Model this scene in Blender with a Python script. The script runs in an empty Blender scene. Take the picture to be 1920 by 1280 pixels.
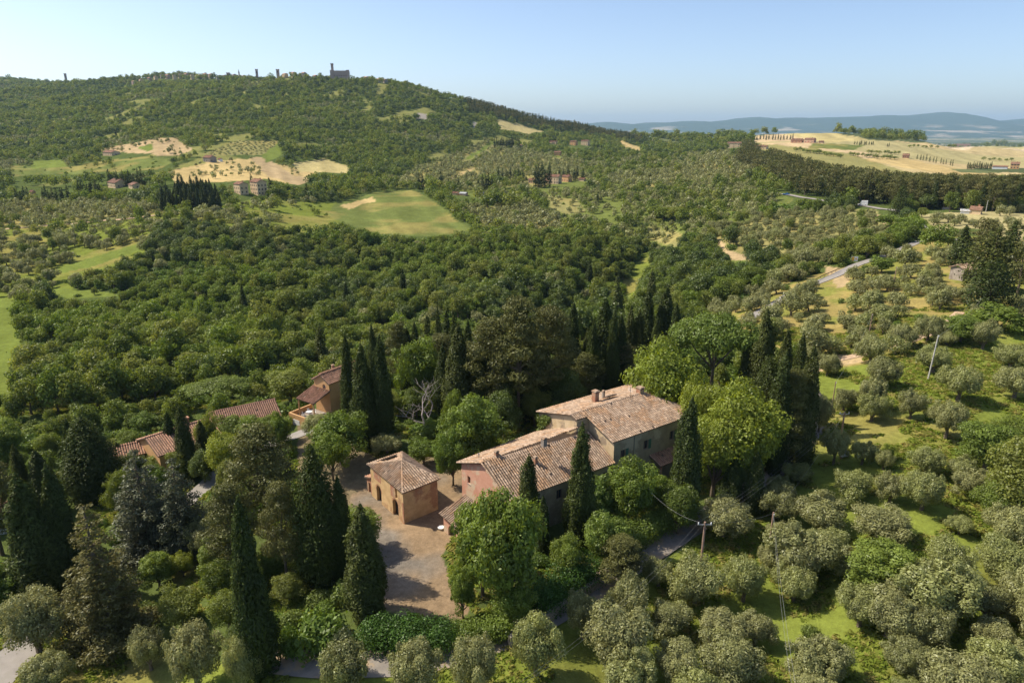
import bpy, math, random
import numpy as np
from mathutils import Vector, Matrix
from mathutils.geometry import tessellate_polygon

R = math.radians
rng = np.random.default_rng(7)
random.seed(7)
scene = bpy.context.scene
COL = scene.collection

# ------------------------------------------------------------------ camera
CAMH, PITCH, F = 52.0, R(17.4), 1280.0
cp, sp = math.cos(PITCH), math.sin(PITCH)
cam = bpy.data.cameras.new('camera'); cam.lens = 24; cam.sensor_width = 36
cam.clip_start = 1; cam.clip_end = 90000
camo = bpy.data.objects.new('camera', cam); COL.objects.link(camo)
camo.location = (0, 0, CAMH); camo.rotation_euler = (math.pi/2 - PITCH, 0, 0)
scene.camera = camo

# ------------------------------------------------------------------ world, sun, exposure
SUN_EL, SUN_DIR = R(49), (-0.965, 0.26)           # horizontal direction towards the sun
saz = math.atan2(SUN_DIR[0], SUN_DIR[1])
w = bpy.data.worlds.new('World'); scene.world = w; w.use_nodes = True
nt = w.node_tree; nt.nodes.clear()
sky = nt.nodes.new('ShaderNodeTexSky'); sky.sky_type = 'NISHITA'; sky.sun_disc = False
sky.sun_elevation = SUN_EL; sky.sun_rotation = saz; sky.altitude = 300
sky.air_density = 0.7; sky.dust_density = 1.6; sky.ozone_density = 1.0
bg = nt.nodes.new('ShaderNodeBackground'); bg.inputs[1].default_value = 0.14
wo = nt.nodes.new('ShaderNodeOutputWorld')
nt.links.new(sky.outputs[0], bg.inputs[0]); nt.links.new(bg.outputs[0], wo.inputs[0])
sl = bpy.data.lights.new('sun', 'SUN'); sl.energy = 4.5; sl.angle = R(0.53); sl.color = (1.0, 0.90, 0.74)
so = bpy.data.objects.new('sun', sl); COL.objects.link(so)
sv = Vector((math.sin(saz)*math.cos(SUN_EL), math.cos(saz)*math.cos(SUN_EL), math.sin(SUN_EL)))
so.rotation_euler = sv.to_track_quat('Z', 'Y').to_euler(); so.location = (-60, 20, 90)
scene.view_settings.view_transform = 'Standard'; scene.view_settings.look = 'None'
scene.view_settings.exposure = 0.52; scene.view_settings.gamma = 1
scene.view_settings.use_curve_mapping = False
scene.cycles.max_bounces = 5; scene.cycles.diffuse_bounces = 3; scene.cycles.transmission_bounces = 3
scene.cycles.volume_bounces = 0; scene.cycles.transparent_max_bounces = 4
scene.cycles.use_adaptive_sampling = True
HAZE_DENSITY = 4.0e-5

# ------------------------------------------------------------------ terrain function
def zy(Y, y):      # height of the ground seen at picture row y at forward distance Y
    return CAMH + Y*math.tan(math.atan((640 - y)/F) - PITCH)
def C(s):
    out = []
    for tok in s.split():
        a, b = tok.split(':'); Y = float(a)
        out.append((Y, zy(Y, float(b[1:])) if b[0] == 'y' else float(b)))
    return out
cm7 = C('30:-6 60:-5 90:-5 120:-9 180:y690 250:y600 350:y505 430:y445 500:y405 600:y372 750:y330 900:y300 1200:y250 1600:y200 2200:y170 2800:y153 3500:150 5000:0 8000:-100 14000:-130')
cp7 = C('30:-1 60:0 90:2 130:5 170:7 230:8 300:9 360:9 430:7 520:0 700:y332 1000:y310 1400:y294 2000:y281 3000:-35 5000:-70 8000:-120 14000:-130')
TC = [(-6, cm7), (-1.0, cm7), (-0.7, cm7),
 (-.45, C('30:-3 60:-2 90:-2 120:-5 150:-9 180:y685 250:y590 350:y480 430:y410 500:y378 560:y355 650:y335 750:y305 900:y272 1100:y238 1400:y190 1800:y160 2200:y150 2700:120 4000:0 8000:-100 14000:-130')),
 (-.2, C('30:-1 60:0 110:0 140:-3 180:y690 250:y600 330:y530 430:y450 520:y405 640:y362 720:y350 850:y320 1000:y282 1200:y236 1400:y190 1600:y157 1700:y147 1900:150 2500:60 4000:-40 8000:-100 14000:-130')),
 (0, C('30:-1 60:0 130:0 150:-2 180:-8 230:y600 300:y540 400:y470 500:y415 600:y370 680:y352 800:y335 950:y312 1150:y285 1400:y252 1650:y224 1750:y216 2000:60 2600:0 4000:-60 8000:-110 14000:-130')),
 (.2, C('30:-2 60:-1 100:0 140:0 180:-4 230:y590 300:y520 400:y450 500:y400 620:y360 750:y335 900:y310 1100:y292 1350:y278 1500:y270 1700:y266 2200:0 3000:-60 5000:-100 8000:-120 14000:-130')),
 (.45, C('30:-3 60:-2 90:-1 130:1 170:1 230:2 300:y470 400:y400 450:y376 520:y352 650:y322 800:y302 1000:y284 1300:y264 1600:y251 2000:-10 3000:-70 8000:-120 14000:-130')),
 (.7, cp7), (1.0, cp7), (6, cp7)]
NL = 500; L0, L1 = math.log(25), math.log(16000)
lg = np.linspace(L0, L1, NL)
def pchip(xs, ys, x):
    xs = np.array(xs); ys = np.array(ys); h = np.diff(xs); d = np.diff(ys)/h
    m = np.zeros_like(ys); m[0] = d[0]; m[-1] = d[-1]
    for i in range(1, len(xs)-1):
        m[i] = 0 if d[i-1]*d[i] <= 0 else 2*d[i-1]*d[i]/(d[i-1]+d[i])
    x = np.clip(x, xs[0], xs[-1]); k = np.clip(np.searchsorted(xs, x) - 1, 0, len(xs)-2)
    t = (x - xs[k])/h[k]
    return ((1+2*t)*(1-t)**2)*ys[k] + t*(1-t)**2*h[k]*m[k] + t*t*(3-2*t)*ys[k+1] + t*t*(t-1)*h[k]*m[k+1]
tcs = np.array([a for a, _ in TC])
colz = np.array([pchip([math.log(Y) for Y, _ in c], [z for _, z in c], lg) for _, c in TC])
NT = 241; tg = np.linspace(-1.2, 1.2, NT)
TZ = np.array([pchip(tcs, colz[:, j], tg) for j in range(NL)])      # (NL, NT)
ker = np.exp(-np.linspace(-2, 2, 13)**2); ker /= ker.sum()
TZ = np.array([np.convolve(np.pad(r, 6, 'edge'), ker, 'valid') for r in TZ])
# value noise for rolling ground
NG = rng.random((256, 256))
def vnoise(x, y):
    xi = np.floor(x).astype(int); yi = np.floor(y).astype(int); fx = x - xi; fy = y - yi
    fx = fx*fx*(3-2*fx); fy = fy*fy*(3-2*fy)
    a = NG[xi % 256, yi % 256]; b = NG[(xi+1) % 256, yi % 256]
    c = NG[xi % 256, (yi+1) % 256]; d = NG[(xi+1) % 256, (yi+1) % 256]
    return (a*(1-fx)+b*fx)*(1-fy) + (c*(1-fx)+d*fx)*fy
def fbm(x, y, s, o=3):
    v = 0; a = 1; t = 0
    for i in range(o):
        v = v + a*vnoise(x/s + 17.3*i, y/s + 5.1*i); t += a; a *= .5; s /= 2.1
    return v/t
RAV = [((92, 450), (60, 340), 20, 9), ((60, 340), (22, 262), 20, 10), ((22, 262), (-10, 205), 18, 8), ((-120, 400), (-20, 300), 18, 6), ((-150, 270), (-60, 225), 16, 5)]
def zt(X, Y):
    X = np.asarray(X, float); Y = np.asarray(Y, float); Yc = np.clip(Y, 30, 15500)
    t = np.clip(X/Yc, -1.19, 1.19); l = np.log(Yc)
    a = (l - L0)/(L1-L0)*(NL-1); b = (t+1.2)/2.4*(NT-1)
    i = np.clip(np.floor(a).astype(int), 0, NL-2); j = np.clip(np.floor(b).astype(int), 0, NT-2)
    fa = a-i; fb = b-j
    z = (TZ[i, j]*(1-fa)+TZ[i+1, j]*fa)*(1-fb) + (TZ[i, j+1]*(1-fa)+TZ[i+1, j+1]*fa)*fb
    k1 = np.clip((Yc-135)/200, 0, 1); k2 = np.clip((Yc-900)/700, 0, 1)*np.clip((4000-Yc)/1500, 0, 1)
    for (xa, ya), (xb, yb), wd_, dp in RAV:
        dx, dy = xb-xa, yb-ya; q = np.clip(((X-xa)*dx+(Y-ya)*dy)/(dx*dx+dy*dy), 0, 1); dd = np.hypot(X-xa-q*dx, Y-ya-q*dy)
        z = z - dp*np.exp(-(dd/wd_)**2)
    z = z + k1*(fbm(X, Y, 60.)-.5)*5 + k2*(1-np.abs(fbm(X, Y*.7, 260.)*2-1)-.5)*34 - k2*8
    z = z + (fbm(X, Y, 9.)-.5)*.3
    return z
def zt1(X, Y): return float(zt(np.array([X]), np.array([Y]))[0])
def proj(X, Y, Z):
    d = Y*cp - (Z-CAMH)*sp; u = Y*sp + (Z-CAMH)*cp
    d = np.maximum(d, 1e-3)
    return 960 + F*X/d, 640 - F*u/d
def ray(x, y):
    u = (x-960)/F; v = (640-y)/F
    return u, cp+v*sp, v*cp-sp
def at(x, y, Z):
    u, f, d = ray(x, y); k = (Z-CAMH)/d
    return Vector((u*k, f*k, Z))
YS = np.exp(np.linspace(math.log(32), math.log(15000), 2600))
def gnd(x, y):
    "the ground point seen at a picture position"
    u, f, d = ray(x, y); X = u/f*YS; Z = CAMH + d/f*YS
    g = zt(X, YS); k = np.argmax(g >= Z)
    if g[k] < Z[k]: k = len(YS)-1
    if k > 0:
        a = Z[k-1]-g[k-1]; b = g[k]-Z[k]; q = a/max(a+b, 1e-6); Y = YS[k-1] + q*(YS[k]-YS[k-1])
    else: Y = YS[0]
    return Vector((u/f*Y, Y, zt1(u/f*Y, Y)))
def px_per_m(Y, Z): return F/(Y*cp + (CAMH-Z)*sp)

# ------------------------------------------------------------------ object helpers
def tag(o, label=None, cat=None, group=None, kind=None):
    if label: o['label'] = label
    if cat: o['category'] = cat
    if group: o['group'] = group
    if kind: o['kind'] = kind
    return o
def empty(name, loc, rz=0):
    o = bpy.data.objects.new(name, None); COL.objects.link(o); o.location = loc; o.rotation_euler.z = rz
    o.empty_display_size = .5
    return o
def thing(name, loc, label, cat, group=None, rz=0): return tag(empty(name, loc, rz), label, cat, group)
def mesh_np(name, V, Fc, mat=None, smooth=False, attrs=None):
    "V (n,3), Fc list of faces or an (m,k) array"
    me = bpy.data.meshes.new(name); V = np.asarray(V, np.float32)
    if isinstance(Fc, np.ndarray):
        m, k = Fc.shape
        me.vertices.add(len(V)); me.vertices.foreach_set('co', V.ravel())
        me.loops.add(m*k); me.loops.foreach_set('vertex_index', Fc.astype(np.int32).ravel())
        me.polygons.add(m); me.polygons.foreach_set('loop_start', np.arange(0, m*k, k, dtype=np.int32))
        me.update(calc_edges=True)
    else:
        me.from_pydata([tuple(map(float, v)) for v in V], [], Fc)
    if smooth: me.polygons.foreach_set('use_smooth', [True]*len(me.polygons))
    for kname, (typ, arr) in (attrs or {}).items():
        a = me.attributes.new(kname, typ, 'POINT')
        a.data.foreach_set('color' if typ == 'FLOAT_COLOR' else 'value', np.asarray(arr, np.float32).ravel())
    if mat: me.materials.append(mat)
    return me
def link(name, me, parent=None, loc=None):
    o = bpy.data.objects.new(name, me); COL.objects.link(o)
    if parent is not None: o.parent = parent
    if loc is not None: o.location = loc
    return o
class MB:
    "collects shapes; build() links them as one mesh object"
    def __init__(s): s.v = []; s.f = []; s.c = []
    def add(s, V, Fc, c=None):
        n = len(s.v); s.v += [tuple(v) for v in V]; s.f += [tuple(i+n for i in f) for f in Fc]
        s.c += [c if c is not None else .5]*len(V)
    def box(s, a, b, c=None):
        x0, y0, z0 = a; x1, y1, z1 = b
        s.add([(x0,y0,z0),(x1,y0,z0),(x1,y1,z0),(x0,y1,z0),(x0,y0,z1),(x1,y0,z1),(x1,y1,z1),(x0,y1,z1)],
              [(0,3,2,1),(4,5,6,7),(0,1,5,4),(1,2,6,5),(2,3,7,6),(3,0,4,7)], c)
    def obox(s, o, ex, ey, ez, c=None):
        o, ex, ey, ez = map(Vector, (o, ex, ey, ez))
        P = [o, o+ex, o+ex+ey, o+ey]; P += [p+ez for p in P]
        s.add(P, [(0,3,2,1),(4,5,6,7),(0,1,5,4),(1,2,6,5),(2,3,7,6),(3,0,4,7)], c)
    def prism(s, pts, z0, z1, c=None):
        n = len(pts); V = [(p[0], p[1], z0) for p in pts] + [(p[0], p[1], z1) for p in pts]
        s.add(V, [tuple(range(n))[::-1], tuple(range(n, 2*n))] + [(i, (i+1) % n, (i+1) % n+n, i+n) for i in range(n)], c)
    def tube(s, pts, rad, n=7, cap=True, c=None):
        pts = [Vector(p) for p in pts]
        if not hasattr(rad, '__len__'): rad = [rad]*len(pts)
        V = []; Fc = []
        for i, p in enumerate(pts):
            d = (pts[min(i+1, len(pts)-1)] - pts[max(i-1, 0)]).normalized()
            a = d.cross(Vector((0, 0, 1)) if abs(d.z) < .9 else Vector((1, 0, 0))).normalized(); b = d.cross(a)
            for k in range(n):
                q = 2*math.pi*k/n; V.append(p + (a*math.cos(q)+b*math.sin(q))*rad[i])
        for i in range(len(pts)-1):
            for k in range(n): Fc.append((i*n+k, i*n+(k+1) % n, (i+1)*n+(k+1) % n, (i+1)*n+k))
        if cap: Fc += [tuple(range(n))[::-1], tuple(range((len(pts)-1)*n, len(pts)*n))]
        s.add(V, Fc, c)
    def mesh(s, name, mat): return mesh_np(name, s.v, s.f, mat, attrs={'tint': ('FLOAT', s.c)})
    def build(s, name, mat, parent=None, loc=None): return link(name, s.mesh(name, mat), parent, loc)

# ------------------------------------------------------------------ materials
def newmat(name):
    m = bpy.data.materials.new(name); m.use_nodes = True; t = m.node_tree; t.nodes.clear()
    return m, t, t.nodes.new, t.links.new
def foliage(name, c1, c2, c3, transl=.28, gloss=.04):
    "c1..c3: leaf colour from tree to tree; the tint attribute varies it leaf by leaf"
    m, t, N, L = newmat(name)
    oi = N('ShaderNodeObjectInfo'); rp = N('ShaderNodeValToRGB'); rp.color_ramp.elements[0].color = (*c1, 1)
    rp.color_ramp.elements[1].color = (*c3, 1); e = rp.color_ramp.elements.new(.5); e.color = (*c2, 1)
    L(oi.outputs['Random'], rp.inputs[0])
    at_ = N('ShaderNodeAttribute'); at_.attribute_name = 'tint'
    mr = N('ShaderNodeMapRange'); mr.inputs[3].default_value = .62; mr.inputs[4].default_value = 1.42
    L(at_.outputs['Fac'], mr.inputs[0])
    mx = N('ShaderNodeVectorMath'); mx.operation = 'SCALE'; L(rp.outputs[0], mx.inputs[0]); L(mr.outputs[0], mx.inputs['Scale'])
    d = N('ShaderNodeBsdfDiffuse'); tr = N('ShaderNodeBsdfTranslucent'); g = N('ShaderNodeBsdfGlossy')
    g.inputs['Roughness'].default_value = .45; g.inputs['Color'].default_value = (.8, .85, .8, 1)
    hs = N('ShaderNodeHueSaturation'); hs.inputs['Hue'].default_value = .485; hs.inputs['Saturation'].default_value = 1.15
    hs.inputs['Value'].default_value = 1.2
    L(mx.outputs[0], d.inputs[0]); L(mx.outputs[0], hs.inputs['Color']); L(hs.outputs[0], tr.inputs[0])
    a = N('ShaderNodeMixShader'); a.inputs[0].default_value = transl; L(d.outputs[0], a.inputs[1]); L(tr.outputs[0], a.inputs[2])
    b = N('ShaderNodeMixShader'); b.inputs[0].default_value = gloss; L(a.outputs[0], b.inputs[1]); L(g.outputs[0], b.inputs[2])
    o = N('ShaderNodeOutputMaterial'); L(b.outputs[0], o.inputs[0]); return m
def rough(name, c1, c2, scale=2., c3=None, rough=.9, bump=.0, tint=0, obj=True, metallic=0, spec=.3):
    "matt surface mottled between c1, c2 (and stains of c3)"
    m, t, N, L = newmat(name)
    tc = N('ShaderNodeTexCoord'); no = N('ShaderNodeTexNoise'); no.inputs['Scale'].default_value = scale
    no.inputs['Detail'].default_value = 6; no.inputs['Roughness'].default_value = .65
    L(tc.outputs['Object'], no.inputs['Vector'])
    rp = N('ShaderNodeValToRGB'); rp.color_ramp.elements[0].position = .36; rp.color_ramp.elements[1].position = .64
    rp.color_ramp.elements[0].color = (*c1, 1); rp.color_ramp.elements[1].color = (*c2, 1); L(no.outputs[0], rp.inputs[0])
    out = rp.outputs[0]
    if c3:
        n2 = N('ShaderNodeTexNoise'); n2.inputs['Scale'].default_value = scale*.32; n2.inputs['Detail'].default_value = 8
        n2.inputs['Roughness'].default_value = .75
        L(tc.outputs['Object'], n2.inputs['Vector']); r2 = N('ShaderNodeValToRGB')
        r2.color_ramp.elements[0].position = .505; r2.color_ramp.elements[1].position = .565; L(n2.outputs[0], r2.inputs[0])
        mx = N('ShaderNodeMix'); mx.data_type = 'RGBA'; L(r2.outputs[0], mx.inputs[0]); L(out, mx.inputs[6]); mx.inputs[7].default_value = (*c3, 1)
        out = mx.outputs[2]
    if tint:
        at_ = N('ShaderNodeAttribute'); at_.attribute_name = 'tint'
        mr = N('ShaderNodeMapRange'); mr.inputs[3].default_value = 1-tint; mr.inputs[4].default_value = 1+tint
        L(at_.outputs['Fac'], mr.inputs[0]); vm = N('ShaderNodeVectorMath'); vm.operation = 'SCALE'
        L(out, vm.inputs[0]); L(mr.outputs[0], vm.inputs['Scale']); out = vm.outputs[0]
    b = N('ShaderNodeBsdfPrincipled'); b.inputs['Roughness'].default_value = rough; b.inputs['Metallic'].default_value = metallic
    b.inputs['Specular IOR Level'].default_value = spec
    L(out, b.inputs['Base Color'])
    if bump:
        bp = N('ShaderNodeBump'); bp.inputs['Strength'].default_value = bump; bp.inputs['Distance'].default_value = .08
        n3 = N('ShaderNodeTexNoise'); n3.inputs['Scale'].default_value = scale*5; n3.inputs['Detail'].default_value = 4
        L(tc.outputs['Object'], n3.inputs['Vector']); L(n3.outputs[0], bp.inputs['Height']); L(bp.outputs[0], b.inputs['Normal'])
    o = N('ShaderNodeOutputMaterial'); L(b.outputs[0], o.inputs[0]); return m
M = dict(
 olive=foliage('olive_leaf', (.210,.220,.080), (.268,.270,.108), (.242,.265,.084), .34, .03),
 oak=foliage('broadleaf_leaf', (.110,.150,.028), (.160,.205,.036), (.215,.235,.052), .46, .02),
 holm=foliage('dark_oak_leaf', (.075,.110,.024), (.095,.132,.027), (.12,.155,.033), .38, .03),
 lime=foliage('bright_leaf', (.205,.255,.035), (.24,.275,.04), (.20,.26,.04), .40, .02),
 ash=foliage('fresh_leaf', (.165,.225,.035), (.135,.19,.030), (.19,.235,.045), .40, .02),
 walnut=foliage('walnut_leaf', (.15,.21,.035), (.17,.22,.04), (.13,.19,.035), .38, .02),
 cypress=foliage('cypress_leaf', (.044,.062,.014), (.056,.074,.016), (.075,.085,.02), .18, .015),
 pine=foliage('pine_needles', (.095,.102,.028), (.115,.118,.034), (.14,.13,.042), .24, .02),
 cedar=foliage('cedar_needles', (.095,.105,.055), (.115,.122,.065), (.10,.110,.058), .22, .03),
 shrub=foliage('shrub_leaf', (.09,.145,.024), (.12,.18,.03), (.15,.19,.04), .35, .02),
 hedge=foliage('hedge_leaf', (.055,.115,.018), (.06,.12,.02), (.065,.13,.022), .28, .02),
 tuft=foliage('grass_tuft', (.15,.21,.03), (.21,.25,.045), (.32,.28,.09), .4, .0),
 bark=rough('bark', (.10,.075,.05), (.17,.14,.10), 6, bump=.5),
 deadwood=rough('dead_wood', (.30,.25,.22), (.42,.37,.34), 5),
 ochre=rough('ochre_stucco', (.47,.31,.145), (.60,.42,.22), .9, (.38,.22,.12), bump=.3),
 cream=rough('cream_stucco', (.48,.36,.21), (.60,.47,.30), .8, (.30,.23,.16), bump=.3),
 greyst=rough('grey_stucco', (.27,.22,.15), (.36,.30,.20), .8, (.44,.37,.26), bump=.3),
 pink=rough('pink_stucco', (.47,.235,.155), (.54,.30,.21), .9, (.50,.39,.27), bump=.3),
 brick=rough('brick', (.34,.15,.09), (.42,.22,.13), 3, (.40,.28,.18), bump=.5),
 tile=rough('roof_tile', (.30,.205,.135), (.42,.315,.23), 1.2, (.35,.22,.13), tint=.38),
 tile2=rough('orange_roof_tile', (.38,.20,.125), (.46,.275,.18), 1.2, (.32,.19,.13), tint=.3),
 tile3=rough('brown_roof_tile', (.27,.145,.095), (.35,.20,.14), 1.2, (.30,.17,.11), tint=.25),
 orange=rough('orange_stucco', (.52,.30,.13), (.58,.35,.17), .6, bump=.1),
 stone=rough('stone', (.27,.23,.19), (.38,.33,.27), 1.5, (.23,.19,.16), bump=.4),
 farwall=rough('farm_wall', (.56,.41,.23), (.64,.48,.30), .3),
 castle=rough('castle_brick', (.40,.28,.22), (.48,.35,.28), .08),
 farroof=rough('far_roof_tile', (.36,.19,.12), (.44,.26,.17), .3),
 white=rough('white_paint', (.72,.72,.70), (.80,.80,.78), 1, rough=.5),
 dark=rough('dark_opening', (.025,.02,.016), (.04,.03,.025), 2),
 glass=rough('window_glass', (.03,.04,.05), (.05,.06,.07), 2, rough=.15, spec=.6),
 shutter=rough('green_shutter', (.05,.13,.09), (.07,.16,.11), 3, rough=.6),
 underroof=rough('roof_board', (.10,.07,.05), (.16,.115,.085), 3),
 wood=rough('weathered_wood', (.20,.12,.08), (.28,.18,.12), 3),
 pole=rough('pole_wood', (.27,.17,.12), (.34,.23,.17), 3),
 concrete=rough('pole_concrete', (.42,.40,.36), (.50,.48,.43), 3),
 wire=rough('wire', (.20,.20,.19), (.26,.26,.25), 3, rough=.4),
 asphalt=rough('asphalt', (.24,.22,.20), (.31,.285,.26), .5, (.27,.25,.22)),
 lane=rough('gravel_lane', (.19,.17,.15), (.27,.24,.205), .7, (.33,.25,.16)),
 dirt=rough('dirt_track', (.42,.29,.18), (.52,.38,.25), .8),
 bluep=rough('blue_paint', (.04,.16,.42), (.05,.18,.45), 1, rough=.3, spec=.6),
 metal=rough('grey_metal', (.30,.30,.31), (.38,.38,.39), 2, rough=.4, metallic=.7),
 rubber=rough('rubber', (.02,.02,.02), (.03,.03,.03), 3),
 yellow=rough('yellow_paint', (.75,.42,.05), (.80,.47,.07), 2, rough=.5),
 clay=rough('bare_clay', (.38,.33,.30), (.48,.43,.39), .05),
)

# ------------------------------------------------------------------ land use: where fields, groves and woods lie
def poly(s): return np.array([[float(v) for v in p.split(',')] for p in s.split()])
def inpoly(px, py, P):
    r = np.zeros(px.shape, bool); n = len(P)
    for i in range(n):
        x1, y1 = P[i]; x2, y2 = P[(i+1) % n]
        if y1 == y2: continue
        c = ((y1 > py) != (y2 > py)) & (px < (x2-x1)*(py-y1)/(y2-y1)+x1)
        r ^= c
    return r
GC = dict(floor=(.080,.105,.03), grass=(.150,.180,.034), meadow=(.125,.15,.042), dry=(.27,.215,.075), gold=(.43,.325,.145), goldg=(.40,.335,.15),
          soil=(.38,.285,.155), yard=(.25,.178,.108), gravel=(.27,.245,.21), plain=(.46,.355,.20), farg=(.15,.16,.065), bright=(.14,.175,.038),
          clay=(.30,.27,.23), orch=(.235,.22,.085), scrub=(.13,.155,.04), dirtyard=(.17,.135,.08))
# (ground, what grows there, outline of the patch on the ground)
Z = [
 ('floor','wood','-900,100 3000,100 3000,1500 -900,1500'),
 ('farg','farplain','1080,238 1300,262 1500,246 3000,240 3000,300 1560,300 1200,262'),
 ('scrub','mixo','820,300 920,262 1090,300 1250,290 1450,300 1400,340 1480,380 1330,440 1250,470 1120,440 1000,380 900,372 800,352 700,352'),
 ('orch','oliveD','830,300 910,268 960,285 1080,300 1100,335 1000,352 820,350 700,352 760,330'),
 ('orch','oliveD','860,392 985,385 1070,425 1050,440 900,432'),
 ('orch','oliveD','1150,330 1400,300 1440,330 1300,350 1180,352'),
 ('orch','sparse','1025,366 1080,374 1100,398 1060,402 1030,390'), ('orch','sparse','1215,424 1285,440 1270,462 1215,450'),
 ('scrub','sparse','1130,366 1170,382 1150,408 1110,404'),
 ('bright','none','868,300 912,271 926,270 882,300'), ('gold','none','842,332 896,312 897,315 846,335'),
 ('orch','oliveD','1180,480 1330,440 1430,490 1560,480 1500,520 1430,560 1250,560'),
 ('scrub','wood','1150,480 1330,450 1500,500 1420,545 1350,580 1180,560'),
 ('orch','oliveR','1330,440 1440,400 1640,393 1685,440 1560,478 1430,492'),
 ('soil','none','1330,443 1350,450 1372,468 1420,484 1425,487 1370,488 1352,465'), ('soil','none','1640,402 1652,400 1672,430 1662,432'),
 ('dry','oliveD','1280,290 1370,285 1440,318 1440,345 1330,320'),
 ('meadow','few','1450,364 1490,372 1480,382 1455,376'), ('bright','none','1712,396 1722,400 1750,430 1735,425'),
 ('grass','none','1210,470 1225,480 1190,560 1160,545'),
 # left: terraced olives and meadow
 ('grass','oliveS','-200,380 250,380 330,402 480,372 640,380 640,420 560,440 400,440 300,470 180,520 90,560 0,600 -200,600'),
 ('orch','oliveD','-200,388 260,384 300,398 240,412 0,424 -200,430'),
 ('floor','wood','300,440 400,425 470,460 380,500 290,500 270,470'),
 ('bright','none','-60,560 20,560 36,600 36,700 20,760 -60,780'), ('bright','few','60,535 180,545 230,555 130,562'),
 ('bright','none','250,460 290,458 180,500 100,515 90,508'),
 ('grass','few','520,388 640,378 720,372 700,400 600,420 540,420'),
 ('meadow','none','628,380 700,362 775,357 800,368 850,405 885,432 800,444 690,436 640,418 612,400'),
 ('gold','none','636,386 700,368 702,378 655,392'),
 ('gold','sparse','318,322 400,302 470,296 545,312 600,320 548,345 500,336 440,340 330,346'),
 ('soil','none','470,296 500,294 548,330 590,336 560,348 500,330'),
 ('goldg','none','545,306 610,297 655,314 652,326 560,322'),
 ('bright','none','488,290 524,270 530,290 500,304'),
 ('orch','vine','380,288 440,266 512,264 524,268 490,290 400,294'),
 ('soil','sparse','182,282 300,258 330,260 362,282 330,292 240,287'), ('bright','none','258,278 282,270 292,278 276,284'),
 ('meadow','few','20,312 130,312 200,300 290,294 330,300 300,318 120,326 20,330'),
 ('bright','none','60,302 110,300 130,312 60,318'),
 # hill shoulder
 ('goldg','none','928,222 962,232 1022,246 990,252 938,242'), ('gold','none','1155,262 1196,274 1206,286 1170,276'),
 ('clay','none','780,212 798,214 806,222 784,224'), ('clay','none','888,228 896,230 890,242 884,240'),
 ('floor','ridge','870,190 960,206 1110,238 1210,262 1200,270 1120,256 1030,246 930,222 880,215'),
 # right: golden plain, pine belt
 ('plain','none','1400,256 1480,250 1540,245 1625,262 1780,272 3000,285 3000,334 1720,328 1560,308 1480,288 1420,270'),
 ('goldg','none','1455,250 1540,244 1630,262 1560,268'),
 ('meadow','none','1520,268 1620,272 1600,282 1520,278'),
 ('orch','mixo','1410,268 1520,278 1600,290 1620,296 1720,330 1560,330 1440,300'),
 ('gold','none','1606,296 1700,298 1800,316 1880,330 1800,332 1690,314'),
 ('farg','none','1780,316 3000,312 3000,330 1800,324'),
 ('floor','pine','1368,280 1420,278 1480,302 1600,320 1720,330 1900,338 3000,340 3000,404 1900,404 1830,396 1720,392 1600,384 1500,370 1440,340 1380,306'),
 ('plain','sparse','1722,402 1800,398 1990,396 3000,400 3000,470 1900,452 1850,430 1760,432 1735,415'),
 # villa ridge
 ('dry','oliveU','1250,600 1420,560 1520,515 1610,495 1700,462 1780,440 1900,450 3000,470 3000,720 1900,640 1820,620 1780,640 1650,690 1500,700 1420,640'),
 ('grass','slope','1500,700 1650,680 1780,635 1900,620 3000,640 3000,980 1900,960 1800,1000 1600,960 1460,900 1420,900 1520,830'),
 ('grass','grove','1230,1060 1320,980 1400,920 1460,900 1600,950 1800,990 3000,900 3000,1600 900,1600 960,1290 1060,1170 1150,1120'),
 ('grass','none','1180,1060 1420,940 1400,1080 1300,1100'),
 ('grass','none','-200,1240 60,1180 160,1160 300,1230 520,1250 900,1200 1100,1140 1100,1600 -200,1600'),
 ('floor','park','-900,760 100,790 250,770 400,730 560,690 640,690 900,640 1220,600 1300,600 1400,600 1500,700 1530,800 1400,930 1230,1060 1150,1130 1000,1180 850,1225 640,1230 480,1240 300,1200 150,1150 0,1170 -900,1400'),
 ('dirtyard','weedy','560,780 600,770 640,760 660,830 720,860 870,850 880,900 660,960 600,1000 560,950'),
 ('yard','none','655,930 700,905 760,870 860,868 900,880 880,940 850,1010 830,1040 850,1100 880,1140 866,1158 800,1155 730,1150 700,1120 700,1020'),
 ('grass','none','315,1020 390,1040 400,1110 330,1120'),
 ('soil','none','1498,690 1560,668 1625,662 1618,680 1560,690 1510,708'),
 ('soil','none','1545,500 1600,506 1585,535 1570,540'),
]
Z = [(g, k, poly(p)) for g, k, p in Z]
def zone(X, Y, zz):
    px, py = proj(X, Y, zz)
    jit = np.where(Y < 175, 3.5, np.clip(2.5 + 900/np.maximum(Y, 60)*.6, 2.5, 6))
    px = px + (fbm(X, Y, 22., 4)-.5)*3.2*jit; py = py + (fbm(X+500, Y, 22., 4)-.5)*1.8*jit
    r = np.zeros(X.shape, int)
    for i, (g, k, P) in enumerate(Z):
        if g in ('farg', 'plain') and k in ('farplain', 'none'):
            ok = inpoly(px, py, P) & (Y > 700)
        elif i == 0: ok = np.ones(X.shape, bool)
        else: ok = inpoly(px, py, P)
        if k in ('park', 'slope', 'grove') or g in ('yard', 'dirtyard'): ok &= Y < 175
        r[ok] = i
    return r

def clearing(X, Y): return np.clip((fbm(X-70, Y*.45+40, 44., 3)-.665)*30, 0, 1)*np.clip((Y-640)/60, 0, 1)
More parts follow.
